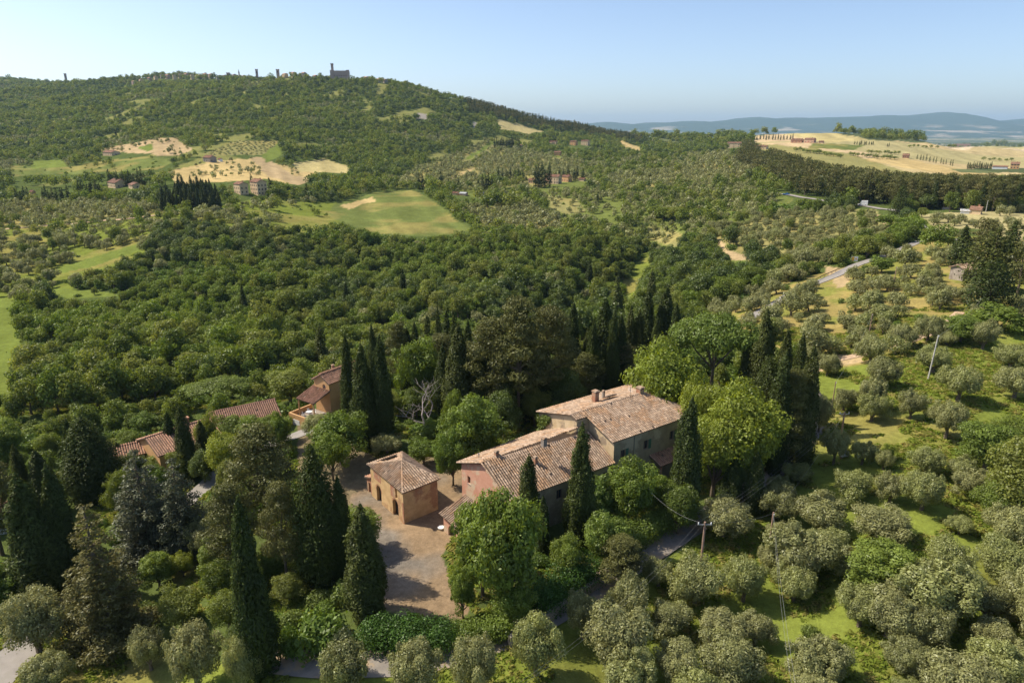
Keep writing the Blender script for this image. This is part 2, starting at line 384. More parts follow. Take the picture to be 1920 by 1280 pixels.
# ------------------------------------------------------------------ the ground: one sheet to the horizon
def build_ground():
    tt = np.concatenate([[-6,-4,-3,-2.2,-1.7,-1.4,-1.2,-1.05], np.arange(-.95, .9501, .0034), [1.05,1.2,1.4,1.7,2.2,3,4,6]])
    yy = np.concatenate([np.arange(-330, 30, 12.), np.exp(np.arange(math.log(30), math.log(15400), .0088))])
    Tm, Ym = np.meshgrid(tt, yy); X = Tm*np.maximum(Ym, 30); Yf = Ym
    zz = zt(X, Yf)
    zi = zone(X.ravel(), np.maximum(Yf.ravel(), 30), zz.ravel())
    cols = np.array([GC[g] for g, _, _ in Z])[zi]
    mo = fbm(X.ravel(), Yf.ravel(), 22., 4)[:, None]
    m2 = fbm(X.ravel()+90, Yf.ravel(), 6., 3)[:, None]
    names = np.array([g for g, _, _ in Z])[zi]
    # meadow grass is green in hollows and straw dry elsewhere
    dryk = np.clip((mo-.475)*6, 0, 1); dryc = np.array([.27,.22,.075])
    sel = np.isin(names, ['grass', 'meadow', 'orch'])[:, None]
    cols = np.where(sel, cols*(1-.62*dryk)+dryc*.62*dryk, cols)
    gr = np.clip((m2-.46)*7, 0, 1); cols = np.where((names == 'dry')[:, None], cols*(1-.7*gr)+np.array(GC['grass'])*.7*gr, cols)
    gc = np.array([.170,.152,.128]); k = .9*np.clip((mo*.6+m2*.4-.52)*9, 0, 1)
    cols = np.where((names == 'yard')[:, None], cols*(1-k)+gc*k, cols)
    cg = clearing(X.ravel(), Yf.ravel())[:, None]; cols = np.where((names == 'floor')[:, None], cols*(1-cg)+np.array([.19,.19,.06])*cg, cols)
    # ploughed plain: patchwork of crops
    X_, Y_ = X.ravel(), Yf.ravel()
    a = np.floor((X_*.8+Y_*.35)/210 + vnoise(X_/300, Y_/300)*1.2).astype(int); b = np.floor((Y_-X_*.3)/(330+Y_*.03)+vnoise(X_/400+9, Y_/400)*1.2).astype(int)
    h = NG[(a*13+b*7) % 256, (b*31+a*3) % 256][:, None]
    pal = np.array([[.46,.35,.20],[.42,.33,.17],[.40,.32,.16],[.50,.40,.26],[.33,.29,.14],[.47,.36,.22]])
    pc = pal[(h[:, 0]*5.99).astype(int)]
    cols = np.where((names == 'plain')[:, None], pc, cols)
    pal2 = np.array([[.10,.12,.05],[.08,.10,.045],[.30,.26,.15],[.12,.14,.06],[.09,.11,.05],[.10,.12,.055],[.07,.09,.045],[.34,.29,.19]])
    pf = pal2[(h[:, 0]*7.99).astype(int)]
    cols = np.where((names == 'farg')[:, None] | ((Y_ > 3200)[:, None]), pf, cols)
    st = vnoise((X_*.92+Y_*.38)/(3+Y_*.006), (Y_*.92-X_*.38)/150)[:, None]; fld = np.isin(names, ['gold', 'goldg', 'meadow', 'plain', 'soil', 'bright'])[:, None]
    cols = np.where(fld, cols*(.84+.32*st), cols)
    nr, nc = X.shape; idx = np.arange(nr*nc).reshape(nr, nc)
    Fq = np.stack([idx[:-1, :-1], idx[:-1, 1:], idx[1:, 1:], idx[1:, :-1]], -1).reshape(-1, 4)
    V = np.stack([X.ravel(), Yf.ravel(), zz.ravel()], 1)
    m, t, N, L = newmat('ground')
    a_ = N('ShaderNodeAttribute'); a_.attribute_name = 'Col'
    tc = N('ShaderNodeTexCoord'); out = a_.outputs['Color']
    for sc, lo, hi in ((.9, .74, 1.28), (.12, .82, 1.2), (.035, .88, 1.12), (7., .82, 1.18)):
        n = N('ShaderNodeTexNoise'); n.inputs['Scale'].default_value = sc; n.inputs['Detail'].default_value = 5
        n.inputs['Roughness'].default_value = .7
        L(tc.outputs['Object'], n.inputs['Vector']); mr = N('ShaderNodeMapRange'); mr.inputs[1].default_value = .3; mr.inputs[2].default_value = .7
        mr.inputs[3].default_value = lo; mr.inputs[4].default_value = hi; L(n.outputs[0], mr.inputs[0])
        vm = N('ShaderNodeVectorMath'); vm.operation = 'SCALE'; L(out, vm.inputs[0]); L(mr.outputs[0], vm.inputs['Scale']); out = vm.outputs[0]
    d = N('ShaderNodeBsdfDiffuse'); L(out, d.inputs[0])
    n = N('ShaderNodeTexNoise'); n.inputs['Scale'].default_value = 2.2; n.inputs['Detail'].default_value = 6; L(tc.outputs['Object'], n.inputs['Vector'])
    bp = N('ShaderNodeBump'); bp.inputs['Strength'].default_value = .5; bp.inputs['Distance'].default_value = .15; L(n.outputs[0], bp.inputs['Height'])
    L(bp.outputs[0], d.inputs['Normal']); o = N('ShaderNodeOutputMaterial'); L(d.outputs[0], o.inputs[0])
    me = mesh_np('ground', V, Fq, m, True, {'Col': ('FLOAT_COLOR', np.concatenate([cols, np.ones((len(cols), 1))], 1))})
    tag(link('ground', me), kind='structure')
build_ground()

# ------------------------------------------------------------------ mountains on the horizon
def build_hills():
    sky_ = [(-2600,232),(900,233),(1090,231),(1135,228),(1200,226),(1285,222),(1330,226),(1410,219),(1450,224),(1500,221),(1590,219),(1640,220),(1700,220),(1730,216),(1762,213),(1790,219),(1820,225),(1850,228),(1880,226),(1920,222),(2100,218),(4000,224)]
    xs = np.linspace(-16000, 24000, 500); ys = np.linspace(9200, 26000, 190)
    X, Y = np.meshgrid(xs, ys)
    hx = 960 + 1340*X/18000.
    sy = np.interp(hx, [a for a, _ in sky_], [b for _, b in sky_])
    sy = sy+(sy-221)*.25+(fbm(X, X*0+5, 1100., 5)-.5)*13-(fbm(X, X*0+50, 2600., 2)-.5)*7
    top = CAMH + 18000*np.tan(np.arctan((640-sy)/F)-PITCH)
    prof = np.exp(-((Y-18000)/np.where(Y < 18000, 2600, 3000.))**2)
    rdg = 1-np.abs(fbm(X, Y, 2300., 5)*2-1)
    foot = 90*np.clip((Y-10500)/4000, 0, 1)*fbm(X+900, Y, 1800., 4)
    z = -150 + foot + (top+150-foot)*prof*(1-.0*rdg) + (rdg-.72)*200*prof*(1-np.exp(-((Y-18000)/900)**2)) 
    mm, t, N, L = newmat('mountain')
    a_ = N('ShaderNodeAttribute'); a_.attribute_name = 'Col'; d = N('ShaderNodeBsdfDiffuse'); L(a_.outputs['Color'], d.inputs[0])
    o = N('ShaderNodeOutputMaterial'); L(d.outputs[0], o.inputs[0])
    f = fbm(X, Y, 420., 4); k = .8*np.clip((f-.60)*12, 0, 1)*np.clip((130-z)/120, 0, 1)
    c = np.array([.05,.075,.04])[None, None]*(1-k[..., None]) + np.array([.40,.34,.25])*k[..., None]
    nr, nc = X.shape; idx = np.arange(nr*nc).reshape(nr, nc)
    Fq = np.stack([idx[:-1, :-1], idx[:-1, 1:], idx[1:, 1:], idx[1:, :-1]], -1).reshape(-1, 4)
    me = mesh_np('hills', np.stack([X.ravel(), Y.ravel(), z.ravel()], 1), Fq, mm, True,
                 {'Col': ('FLOAT_COLOR', np.concatenate([c.reshape(-1, 3), np.ones((X.size, 1))], 1))})
    tag(link('hills', me), kind='structure')
build_hills()

# ------------------------------------------------------------------ roads and tracks
def ribbon(name, pts, wid, mat, lift=.06, hts=None, sub=24):
    P = [gnd(x, y) for x, y in pts]
    Q = []
    for i in range(len(P)-1):
        p0 = P[max(i-1, 0)]; p1 = P[i]; p2 = P[i+1]; p3 = P[min(i+2, len(P)-1)]
        for s in range(sub):
            t = s/sub; Q.append(.5*((2*p1)+(p2-p0)*t+(2*p0-5*p1+4*p2-p3)*t*t+(3*p1-3*p2+p3-p0)*t**3))
    Q.append(P[-1]); V = []; nn = 7
    for i, q in enumerate(Q):
        d = (Q[min(i+1, len(Q)-1)]-Q[max(i-1, 0)]); d.z = 0; d.normalize(); s = Vector((d.y, -d.x, 0))
        for k in range(nn):
            p = q + s*wid*(k/(nn-1)-.5); V.append((p.x, p.y, 0))
    V = np.array(V); zz = zt(V[:, 0], V[:, 1]).reshape(-1, nn)
    g = np.maximum(zz, zz.mean(1, keepdims=True)-.05)
    V[:, 2] = (g + lift*.5 + .0004*V[:, 1].reshape(-1, nn)).ravel()
    Fc = [(i*nn+k, i*nn+k+1, (i+1)*nn+k+1, (i+1)*nn+k) for i in range(len(Q)-1) for k in range(nn-1)]
    o = link(name, mesh_np(name, V, Fc, mat, True)); return tag(o, kind='structure')
ribbon('main_road', [(1395,352),(1440,359),(1480,366),(1540,376),(1600,384),(1650,392),(1700,402),(1722,420),(1745,436),(1790,452)], 4.0, M['asphalt'], .15)
ribbon('side_road', [(1725,452),(1680,472),(1600,500),(1560,520),(1515,537),(1470,560),(1400,600)], 3.6, M['asphalt'], .12)
ribbon('lane', [(500,1236),(620,1246),(760,1242),(880,1215),(990,1175),(1110,1105),(1210,1042),(1300,985),(1400,925),(1470,865),(1520,810),(1530,760),(1500,705)], 3.6, M['lane'], .10)
ribbon('entrance_road', [(-60,1330),(0,1262),(60,1190),(110,1140),(150,1080)], 4.6, M['asphalt'], .10)
ribbon('courtyard_path', [(330,960),(385,912),(410,886),(440,850),(520,830),(600,800)], 3.2, M['asphalt'], .10)
ribbon('dirt_track', [(1498,708),(1545,682),(1600,668),(1650,655),(1710,638),(1760,618),(1800,585)], 2.2, M['dirt'], .08)
ribbon('farm_track', [(10,430),(80,424),(200,414),(300,404),(420,396)], 3.5, M['dirt'], .12)

# ------------------------------------------------------------------ building helpers
def hitplane(x, y, P, n):
    u, f, d = ray(x, y); o = Vector((0, 0, CAMH)); dr = Vector((u, f, d))
    k = (P-o).dot(n)/dr.dot(n); return o + dr*k
def in2(p, Q):
    x, y = p; c = False; n = len(Q)
    for i in range(n):
        x1, y1 = Q[i]; x2, y2 = Q[(i+1) % n]
        if (y1 > y) != (y2 > y) and x < (x2-x1)*(y-y1)/(y2-y1)+x1: c = not c
    return c
def roof_plane(mb, P, w=.37, ln=.48, over=0., hole=None, slab=None):
    "half-round tiles laid on the polygon P (P[0]-P[1] is its eave); slab collects the board below"
    P = [Vector(p) for p in P]; n = (P[1]-P[0]).cross(P[2]-P[0]).normalized()
    if n.z < 0: n = -n
    ex = (P[1]-P[0]).normalized(); ey = n.cross(ex)
    if ey.dot(P[2]-P[0]) < 0: ey = -ey
    Q = [((p-P[0]).dot(ex), (p-P[0]).dot(ey)) for p in P]
    H = [((p-P[0]).dot(ex), (p-P[0]).dot(ey)) for p in hole] if hole else None
    x0, x1 = min(q[0] for q in Q), max(q[0] for q in Q); y1 = max(q[1] for q in Q)
    if slab is not None:
        k = len(P); T = [p+n*.02 for p in P]; B = [p-n*.14 for p in P]
        if H is None: slab.add(T+B, [tuple(range(k)), tuple(range(2*k-1, k-1, -1))]+[(i, i+k, (i+1) % k+k, (i+1) % k) for i in range(k)], .35)
        else:
            for z in (T, B):
                hh = [h+(z[0]-P[0]) for h in hole]
                tri = tessellate_polygon([z, hh]); slab.add(z+hh, [tuple(t) for t in tri], .35)
    nx = int((x1-x0)/w)+1; ny = int(y1/ln)+1
    wear = random.random()*50
    for i in range(nx):
        cx = x0+(i+.5)*w; jx = random.uniform(-.012, .012)
        for j in range(ny):
            cy = (j+.5)*ln
            if not in2((cx, min(cy, y1-.02)), Q): continue
            if H and in2((cx, cy), H): continue
            if random.random() < .006: continue
            b = .5+random.gauss(0, .24); b = max(0, min(1, b))
            jj = random.uniform(-.015, .015)+jx; V = []
            for yy, lift, rr in ((cy-ln*.56, .04+random.uniform(0, .025), .335), (cy+ln*.5, .02, .29)):
                for a in (0, .25, .5, .75, 1):
                    th = math.pi*a; V.append(P[0]+ex*(cx+jj-math.cos(th)*w*rr)+ey*yy+n*(lift+math.sin(th)*w*.36))
            mb.add(V, [(k, k+1, k+6, k+5) for k in range(4)]+[(0, 4, 3, 2, 1)], b)
def caps(mb, a, b, r=.15, step=.42):
    a, b = Vector(a), Vector(b); L = (b-a).length; n = max(1, int(L/step)); d = (b-a)/n
    for i in range(n):
        mb.tube([a+d*i, a+d*(i+1.08)], [r*1.08, r*.9], 8, c=max(0, min(1, random.gauss(.55, .25))))
def wall_face(mb, p0, p1, prof, holes=(), depth=.32, c=None):
    "upright face from p0 to p1 (outside on the right hand); prof: outline in (s,z); holes cut with reveals"
    p0 = Vector((p0[0], p0[1], 0)); p1 = Vector((p1[0], p1[1], 0)); L = (p1-p0).length; d = (p1-p0)/L
    nrm = Vector((d.y, -d.x, 0)); W = lambda s, z, o=0: p0+d*s+Vector((0, 0, z))-nrm*o
    prof2 = [Vector((s*L, z, 0)) for s, z in prof]; hs = [[Vector((s, z, 0)) for s, z in h] for h in holes]
    tri = tessellate_polygon([prof2]+hs); pts = prof2+[q for h in hs for q in h]
    mb.add([W(q.x, q.y) for q in pts], [tuple(t) for t in tri], c)
    for h in hs:
        k = len(h); mb.add([W(q.x, q.y) for q in h]+[W(q.x, q.y, depth) for q in h], [(i, (i+1) % k, (i+1) % k+k, i+k) for i in range(k)], c)
    return W, nrm, d
def rect(s, z, w, h): return [(s-w/2, z), (s+w/2, z), (s+w/2, z+h), (s-w/2, z+h)]
def arch(s, z, w, h):
    r = w/2; return [(s-r, z), (s+r, z)]+[(s+r*math.cos(a), z+h-r+r*math.sin(a)) for a in np.linspace(0, math.pi, 11)]
def fill_hole(W, h, depth, mat, name, root, frame=None):
    mb = MB(); k = len(h); mb.add([W(s, z, depth-.01) for s, z in h], [tuple(range(k))]); o = mb.build(name, mat, root)
    if frame:
        f = MB(); ss = [s for s, z in h]; zs = [z for s, z in h]; a, b, c_, d_ = min(ss), max(ss), min(zs), max(zs)
        for (u0, v0, u1, v1) in ((a, c_, a+.07, d_), (b-.07, c_, b, d_), (a+.07, c_, b-.07, c_+.07), (a+.07, d_-.07, b-.07, d_), ((a+b)/2-.03, c_+.07, (a+b)/2+.03, d_-.07)):
            q = W(u0, v0, depth-.02); f.obox(q, W(u1, v0, depth-.02)-q, W(u0, v0, depth-.06)-q, W(u0, v1, depth-.02)-q)
        f.build('frame', frame, o)
    return o
def shutter(W, s, z, w, h, root, mat):
    m = MB(); q = W(s, z, -.01); m.obox(q, W(s+w, z, -.01)-q, W(s, z, -.06)-q, W(s, z+h, -.01)-q)
    k = z+.08
    while k < z+h-.08:
        q = W(s+.05, k, -.06); m.obox(q, W(s+w-.05, k, -.06)-q, W(s+.05, k, -.075)-q, W(s+.05, k+.05, -.06)-q); k += .1
    return m.build('shutter', mat, root)
def chimney(root, p, h=1.3, w=.5, rot=0., mat=None, cap='tile'):
    m = MB(); c, s = math.cos(rot), math.sin(rot); ex = Vector((c, s, 0)); ey = Vector((-s, c, 0)); p = Vector(p)-Vector((0, 0, .35))
    m.obox(p-ex*w/2-ey*w/2, ex*w, ey*w, Vector((0, 0, h)))
    t = p+Vector((0, 0, h)); ch = m.build('chimney', mat or M['brick'], root); m2 = MB()
    for a in (-1, 1): m2.obox(t+ex*(a*w*.42-w*.08)-ey*w/2, ex*w*.16, ey*w, Vector((0, 0, .22)))
    m2.obox(t-ex*w*.62-ey*w*.62+Vector((0, 0, .22)), ex*w*1.24, ey*w*1.24, Vector((0, 0, .07)))
    m2.obox(t-ex*w*.35-ey*w*.5+Vector((0, 0, .29)), ex*w*.7, ey*w, Vector((0, 0, .10)))
    m2.build('chimney_cap', M['tile'], ch); return ch

# ------------------------------------------------------------------ the main farmhouse
IVY = []
E1 = Vector((.579, -.815, 0)); E2 = Vector((.815, .579, 0)); UP = Vector((0, 0, 1))
def build_farmhouse():
    root = thing('farmhouse', (0, 88, 0), 'large old stone farmhouse of two joined blocks, pink gable wall and faded tiled roofs', 'farmhouse')
    root.location = (0, 0, 0)
    zb = -2.5
    # lower block
    Cc = Vector((-.2, 77.1, 0)); A = Vector((-7.8, 87.9, 0)); G = Vector((3.8, 98.1, 0)); D = Cc+E2*18.1
    ze, zr = 6.5, 9.15; Rf = (A+Cc)/2; Rb = Rf+E2*16.6+E1*1.25
    a, g, c, d = (A+E1*.55+E2*.35), (G+E1*.55), (Cc-E1*.55+E2*.35), (D-E1*.55)
    W1 = MB(); rf = (a+c)/2
    holes = [rect(1.95, 4.0, .75, 1.15), rect(6.3, 1.0, 1.1, 2.1)]
    L = (c-a).length
    Wf, n, dd = wall_face(W1, a, c, [(0, zb), (1, zb), (1, ze-.12), (.5, zr-.25), (0, ze-.12)], holes)
    lo = link('wall', W1.mesh('wall', M['pink']), root); lo['label'] = 'faded pink plastered gable wall of the lower block'
    fill_hole(Wf, holes[0], .32, M['dark'], 'window', root, M['wood']); fill_hole(Wf, holes[1], .32, M['wood'], 'door', root)
    q = Wf(1.5, 3.85, -.06); s = MB(); s.obox(q, Wf(2.42, 3.85, -.06)-q, Wf(1.5, 3.85, .05)-q, Vector((0, 0, .12))); s.build('window_sill', M['stone'], root)
    W2 = MB(); Ls = (d-c).length
    wh = [rect(3.6, 3.6, 1.0, 1.5), rect(8.2, 3.6, 1.0, 1.5), rect(12.9, 3.8, 1.0, 1.5), rect(13.6, 1.0, .8, .8), rect(16.6, 3.8, .9, 1.3)]
    Wr, n2, d2 = wall_face(W2, c, d, [(0, zb), (1, zb), (1, ze-.12), (0, ze-.12)], wh)
    wall_face(W2, g, a, [(0, zb), (1, zb), (1, ze-.12), (0, ze-.12)])
    W2.build('wall', M['greyst'], root)
    for k, h in enumerate(wh):
        fill_hole(Wr, h, .3, M['glass'], 'window', root, M['wood'])
    for k in (0, 2): shutter(Wr, wh[k][1][0]+.02, wh[k][0][1], .5, 1.5, root, M['shutter'])
    T = MB(); S = MB(); zz = lambda p, z: Vector((p.x, p.y, z))
    Rf2 = Rf-E2*.15; ridge0 = zz(Rf2, zr); ridge1 = zz(Rb, zr)
    Ae, Ge, Ce, De = zz(A-E2*.1, ze-.12), zz(G+E2*.2, ze-.12), zz(Cc-E2*.1, ze-.12), zz(D+E2*.3, ze-.12)
    roof_plane(T, [Ce, De, zz(Rb+E2*1.5, zr), ridge0], slab=S)
    roof_plane(T, [Ge, Ae, ridge0, zz(Rb+E2*1.5, zr)], slab=S)
    caps(T, ridge0, zz(Rb+E2*.8, zr+.03)); caps(T, Ce, ridge0+Vector((0, 0, .02)), .10); caps(T, Ae, ridge0+Vector((0, 0, .02)), .10)
    rp = T.build('roof', M['tile'], root); S.build('roof_boards', M['underroof'], rp)
    nr = (De-Ce).cross(ridge0-Ce).normalized(); nl = (Ae-Ge).cross(ridge0-Ge).normalized(); ra = math.atan2(E2.y, E2.x)
    chimney(root, hitplane(931, 861, Ce, nr), 1.35, .5, ra); chimney(root, hitplane(1004, 873, Ce, nr), 1.45, .42, ra)
    chimney(root, hitplane(1020, 832, Ae, nl), 1.0, .6, ra, M['stone'])
    m = MB(); p = hitplane(898, 860, Ae, nl); m.tube([p-UP*.1, p+UP*.75], .06); m.tube([p+UP*.75, p+UP*.85], .12); m.build('vent_pipe', M['metal'], root)
    # rear, higher block: the left half stands forward of the right half
    Lf = Vector((3.9, 99.0, 0)); k = 15.16; ze2, zr2 = 9.6, 11.85
    rL = Lf+E1*8.1; Rr = Lf+E1*k+E2*2.35
    LenL, back = 20.3, None
    Lb = Lf+E2*LenL; Rb2 = Lb+E1*k
    i_ = .45
    w0, w1 = Lf+E1*i_+E2*.3, Lf+E1*9.2+E2*.3
    r0 = Lf+E1*7.2
    half = 8.2; sl_ = (zr2-ze2)/half; sr_ = (zr2-ze2)/(k-half)
    zat = lambda s: zr2-(half-s)*sl_-.14 if s < half else zr2-(s-half)*sr_-.14
    W3 = MB()
    L3 = (w1-w0).length
    Wl, _, _ = wall_face(W3, w0, w1, [(0, zb), (1, zb), (1, zat(9.2)), ((half-i_)/L3, zr2-.14), (0, zat(i_))], [])
    wall_face(W3, w1, w1+E2*2.35, [(0, zb), (1, zb), (1, zat(9.2)), (0, zat(9.2))])
    w2, w3 = w1+E2*2.35, Lf+E1*(k-i_)+E2*2.65
    wall_face(W3, w2, w3, [(0, zb), (1, zb), (1, zat(k-i_)), (0, zat(9.2))])
    W3.build('wall', M['cream'], root)
    W4 = MB(); w4 = Lb+E1*(k-i_)-E2*.4; w5 = Lb+E1*i_-E2*.4
    wh = [rect(1.9, 6.0, 1.0, 1.5), rect(6.6, 6.2, 1.0, 1.5), rect(12.2, 6.2, 1.0, 1.5), rect(4.4, 1.2, 1.1, 1.7)]
    Wq, _, _ = wall_face(W4, w3, w4, [(0, zb), (1, zb), (1, zat(k-i_)), (0, zat(k-i_))], wh)
    wall_face(W4, w4, w5, [(0, zb), (1, zb), (1, zat(k-i_)), (0, zat(i_))]); wall_face(W4, w5, w0, [(0, zb), (1, zb), (1, zat(i_)), (0, zat(i_))])
    W4.build('wall', M['greyst'], root)
    for h in wh:
        fill_hole(Wq, h, .3, M['glass'], 'window', root, M['wood'])
        shutter(Wq, h[1][0]+.02, h[0][1], .5, h[2][1]-h[0][1], root, M['shutter'])
    m = MB(); m.tube([Wq(4.0, 2, -.1), Wq(4.0, 9.4, -.1)], .06); m.build('drainpipe', M['metal'], root)
    m = MB(); m.tube([w0+UP*4-E2*.1, w0+UP*9.4-E2*.1], .055); m.build('drainpipe', M['metal'], root)
    P_ = lambda a, b, z: Lf+E1*a+E2*b+Vector((0, 0, z))
    T = MB(); S = MB(); rid0 = P_(half, -.1, zr2); rid1 = P_(half, LenL-5.5, zr2)
    zo = ze2-.12
    roof_plane(T, [P_(k, 2.0, zo), P_(k, LenL, zo), rid1, P_(half, 2.0, zr2)], slab=S)
    z8 = zr2-(9.5-half)*sr_
    roof_plane(T, [P_(9.5, -.1, z8), P_(9.5, 2.0, z8), P_(half, 2.0, zr2), rid0], slab=S)
    roof_plane(T, [P_(0, LenL, zo), P_(0, -.1, zo), rid0, rid1], slab=S)
    roof_plane(T, [P_(k, LenL, zo), P_(0, LenL, zo), rid1], slab=S)
    caps(T, rid0, rid1); caps(T, P_(k, LenL, zo), rid1); caps(T, P_(0, LenL, zo), rid1)
    caps(T, P_(k, 2.0, zo+.02), P_(9.5, 2.0, z8+.02), .09); caps(T, P_(0, -.1, zo+.02), rid0, .09)
    rp = T.build('roof', M['tile'], root); S.build('roof_boards', M['underroof'], rp)
    nl = (P_(0, 0, zo)-P_(0, LenL, zo)).cross(rid0-P_(0, LenL, zo)).normalized()
    chimney(root, hitplane(1116, 754, P_(0, 0, zo), nl), 2.0, .8, ra); chimney(root, hitplane(1131, 747, P_(0, 0, zo), nl), 1.4, .35, ra, M['stone'])
    chimney(root, hitplane(1200, 737, P_(0, 0, zo), nl), 1.1, .9, ra)
    m = MB(); p = hitplane(1143, 748, P_(0, 0, zo), nl)
    m.obox(p-E2*1.1-E1*.5+UP*.2, E2*2.2, E1*1.0+UP*.42, UP*.16); sk = m.build('skylight', M['wood'], root)
    m = MB(); m.obox(p-E2*1.0-E1*.42+UP*.40, E2*2.0, E1*.86+UP*.36, UP*.03); m.build('pane', M['glass'], sk)
    m = MB(); p = hitplane(1181, 752, P_(k, 0, zo), (P_(k, LenL, zo)-P_(k, 0, zo)).cross(rid0-P_(k, 0, zo)).normalized())
    m.tube([p-UP*.1, p+UP*2.4], .035)
    for z in (1.7, 2.0, 2.3): m.tube([p+UP*z-E1*.5, p+UP*z+E1*.5], .02, 5)
    m.build('antenna', M['metal'], root)
    r_ = np.random.default_rng(4); pts = []; rr = []
    for i in range(60):
        s = r_.uniform(-.3, 2.6); dep = r_.uniform(0, 3.4)*max(.12, 1-max(0, s)/2.8); q = w0+E1*s-E2*.12+UP*(9.35-dep); pts.append(tuple(q)); rr.append(r_.uniform(.18, .42))
    IVY.append((np.array(pts), np.array(rr), root))
    # small terracotta canopy on the long rear wall, and the creeper on the front corner
    T = MB(); S = MB(); q0, q1 = w3+E2*7.4+E1*2.4+UP*4.1, w3+E2*13.2+E1*2.4+UP*4.1
    roof_plane(T, [q0, q1, q1-E1*2.6+UP*.9, q0-E1*2.6+UP*.9], slab=S); cn = T.build('canopy', M['tile2'], root); S.build('canopy_boards', M['underroof'], cn)
    for b in (0, 1):
        m = MB(); q = [q0, q1][b]-E1*.3+E2*(.2 if b == 0 else -.4); m.obox(q-UP*6.8, E2*.25, E1*.25, UP*6.7); m.build('canopy_post', M['brick'], cn)
    # lean-to with a tiled roof against the gable
    T = MB(); S = MB()
    e0, e1 = at(822, 961, 2.6), at(842, 978, 2.6)
    e1 = e0+Vector((.579, -.815, 0))*2.6
    e0 = at(823, 962, 2.7); hi0 = at(868, 930, 4.3); hi1 = hi0+E1*7.5; e1 = e0+E1*7.5
    roof_plane(T, [e0, e1, hi1, hi0], slab=S); ln_ = T.build('lean_to_roof', M['tile'], root); S.build('roof_boards', M['underroof'], ln_)
    W5 = MB(); b0, b1, b2, b3 = [Vector((p.x, p.y, 0)) for p in (e0+E2*.5+E1*.3, e1+E2*.5-E1*.3, hi1-E1*.3, hi0+E1*.3)]
    wall_face(W5, b0, b1, [(0, -1.5), (1, -1.5), (1, 2.55), (0, 2.55)], [arch(2.2, -1.2, 2.0, 3.0), arch(5.0, -1.2, 2.0, 3.0)])
    wall_face(W5, b1, b2, [(0, -1.5), (1, -1.5), (1, 4.0), (0, 2.55)]); wall_face(W5, b3, b0, [(0, -1.5), (1, -1.5), (1, 2.55), (0, 4.0)])
    W5.build('lean_to_wall', M['pink'], root)
build_farmhouse()

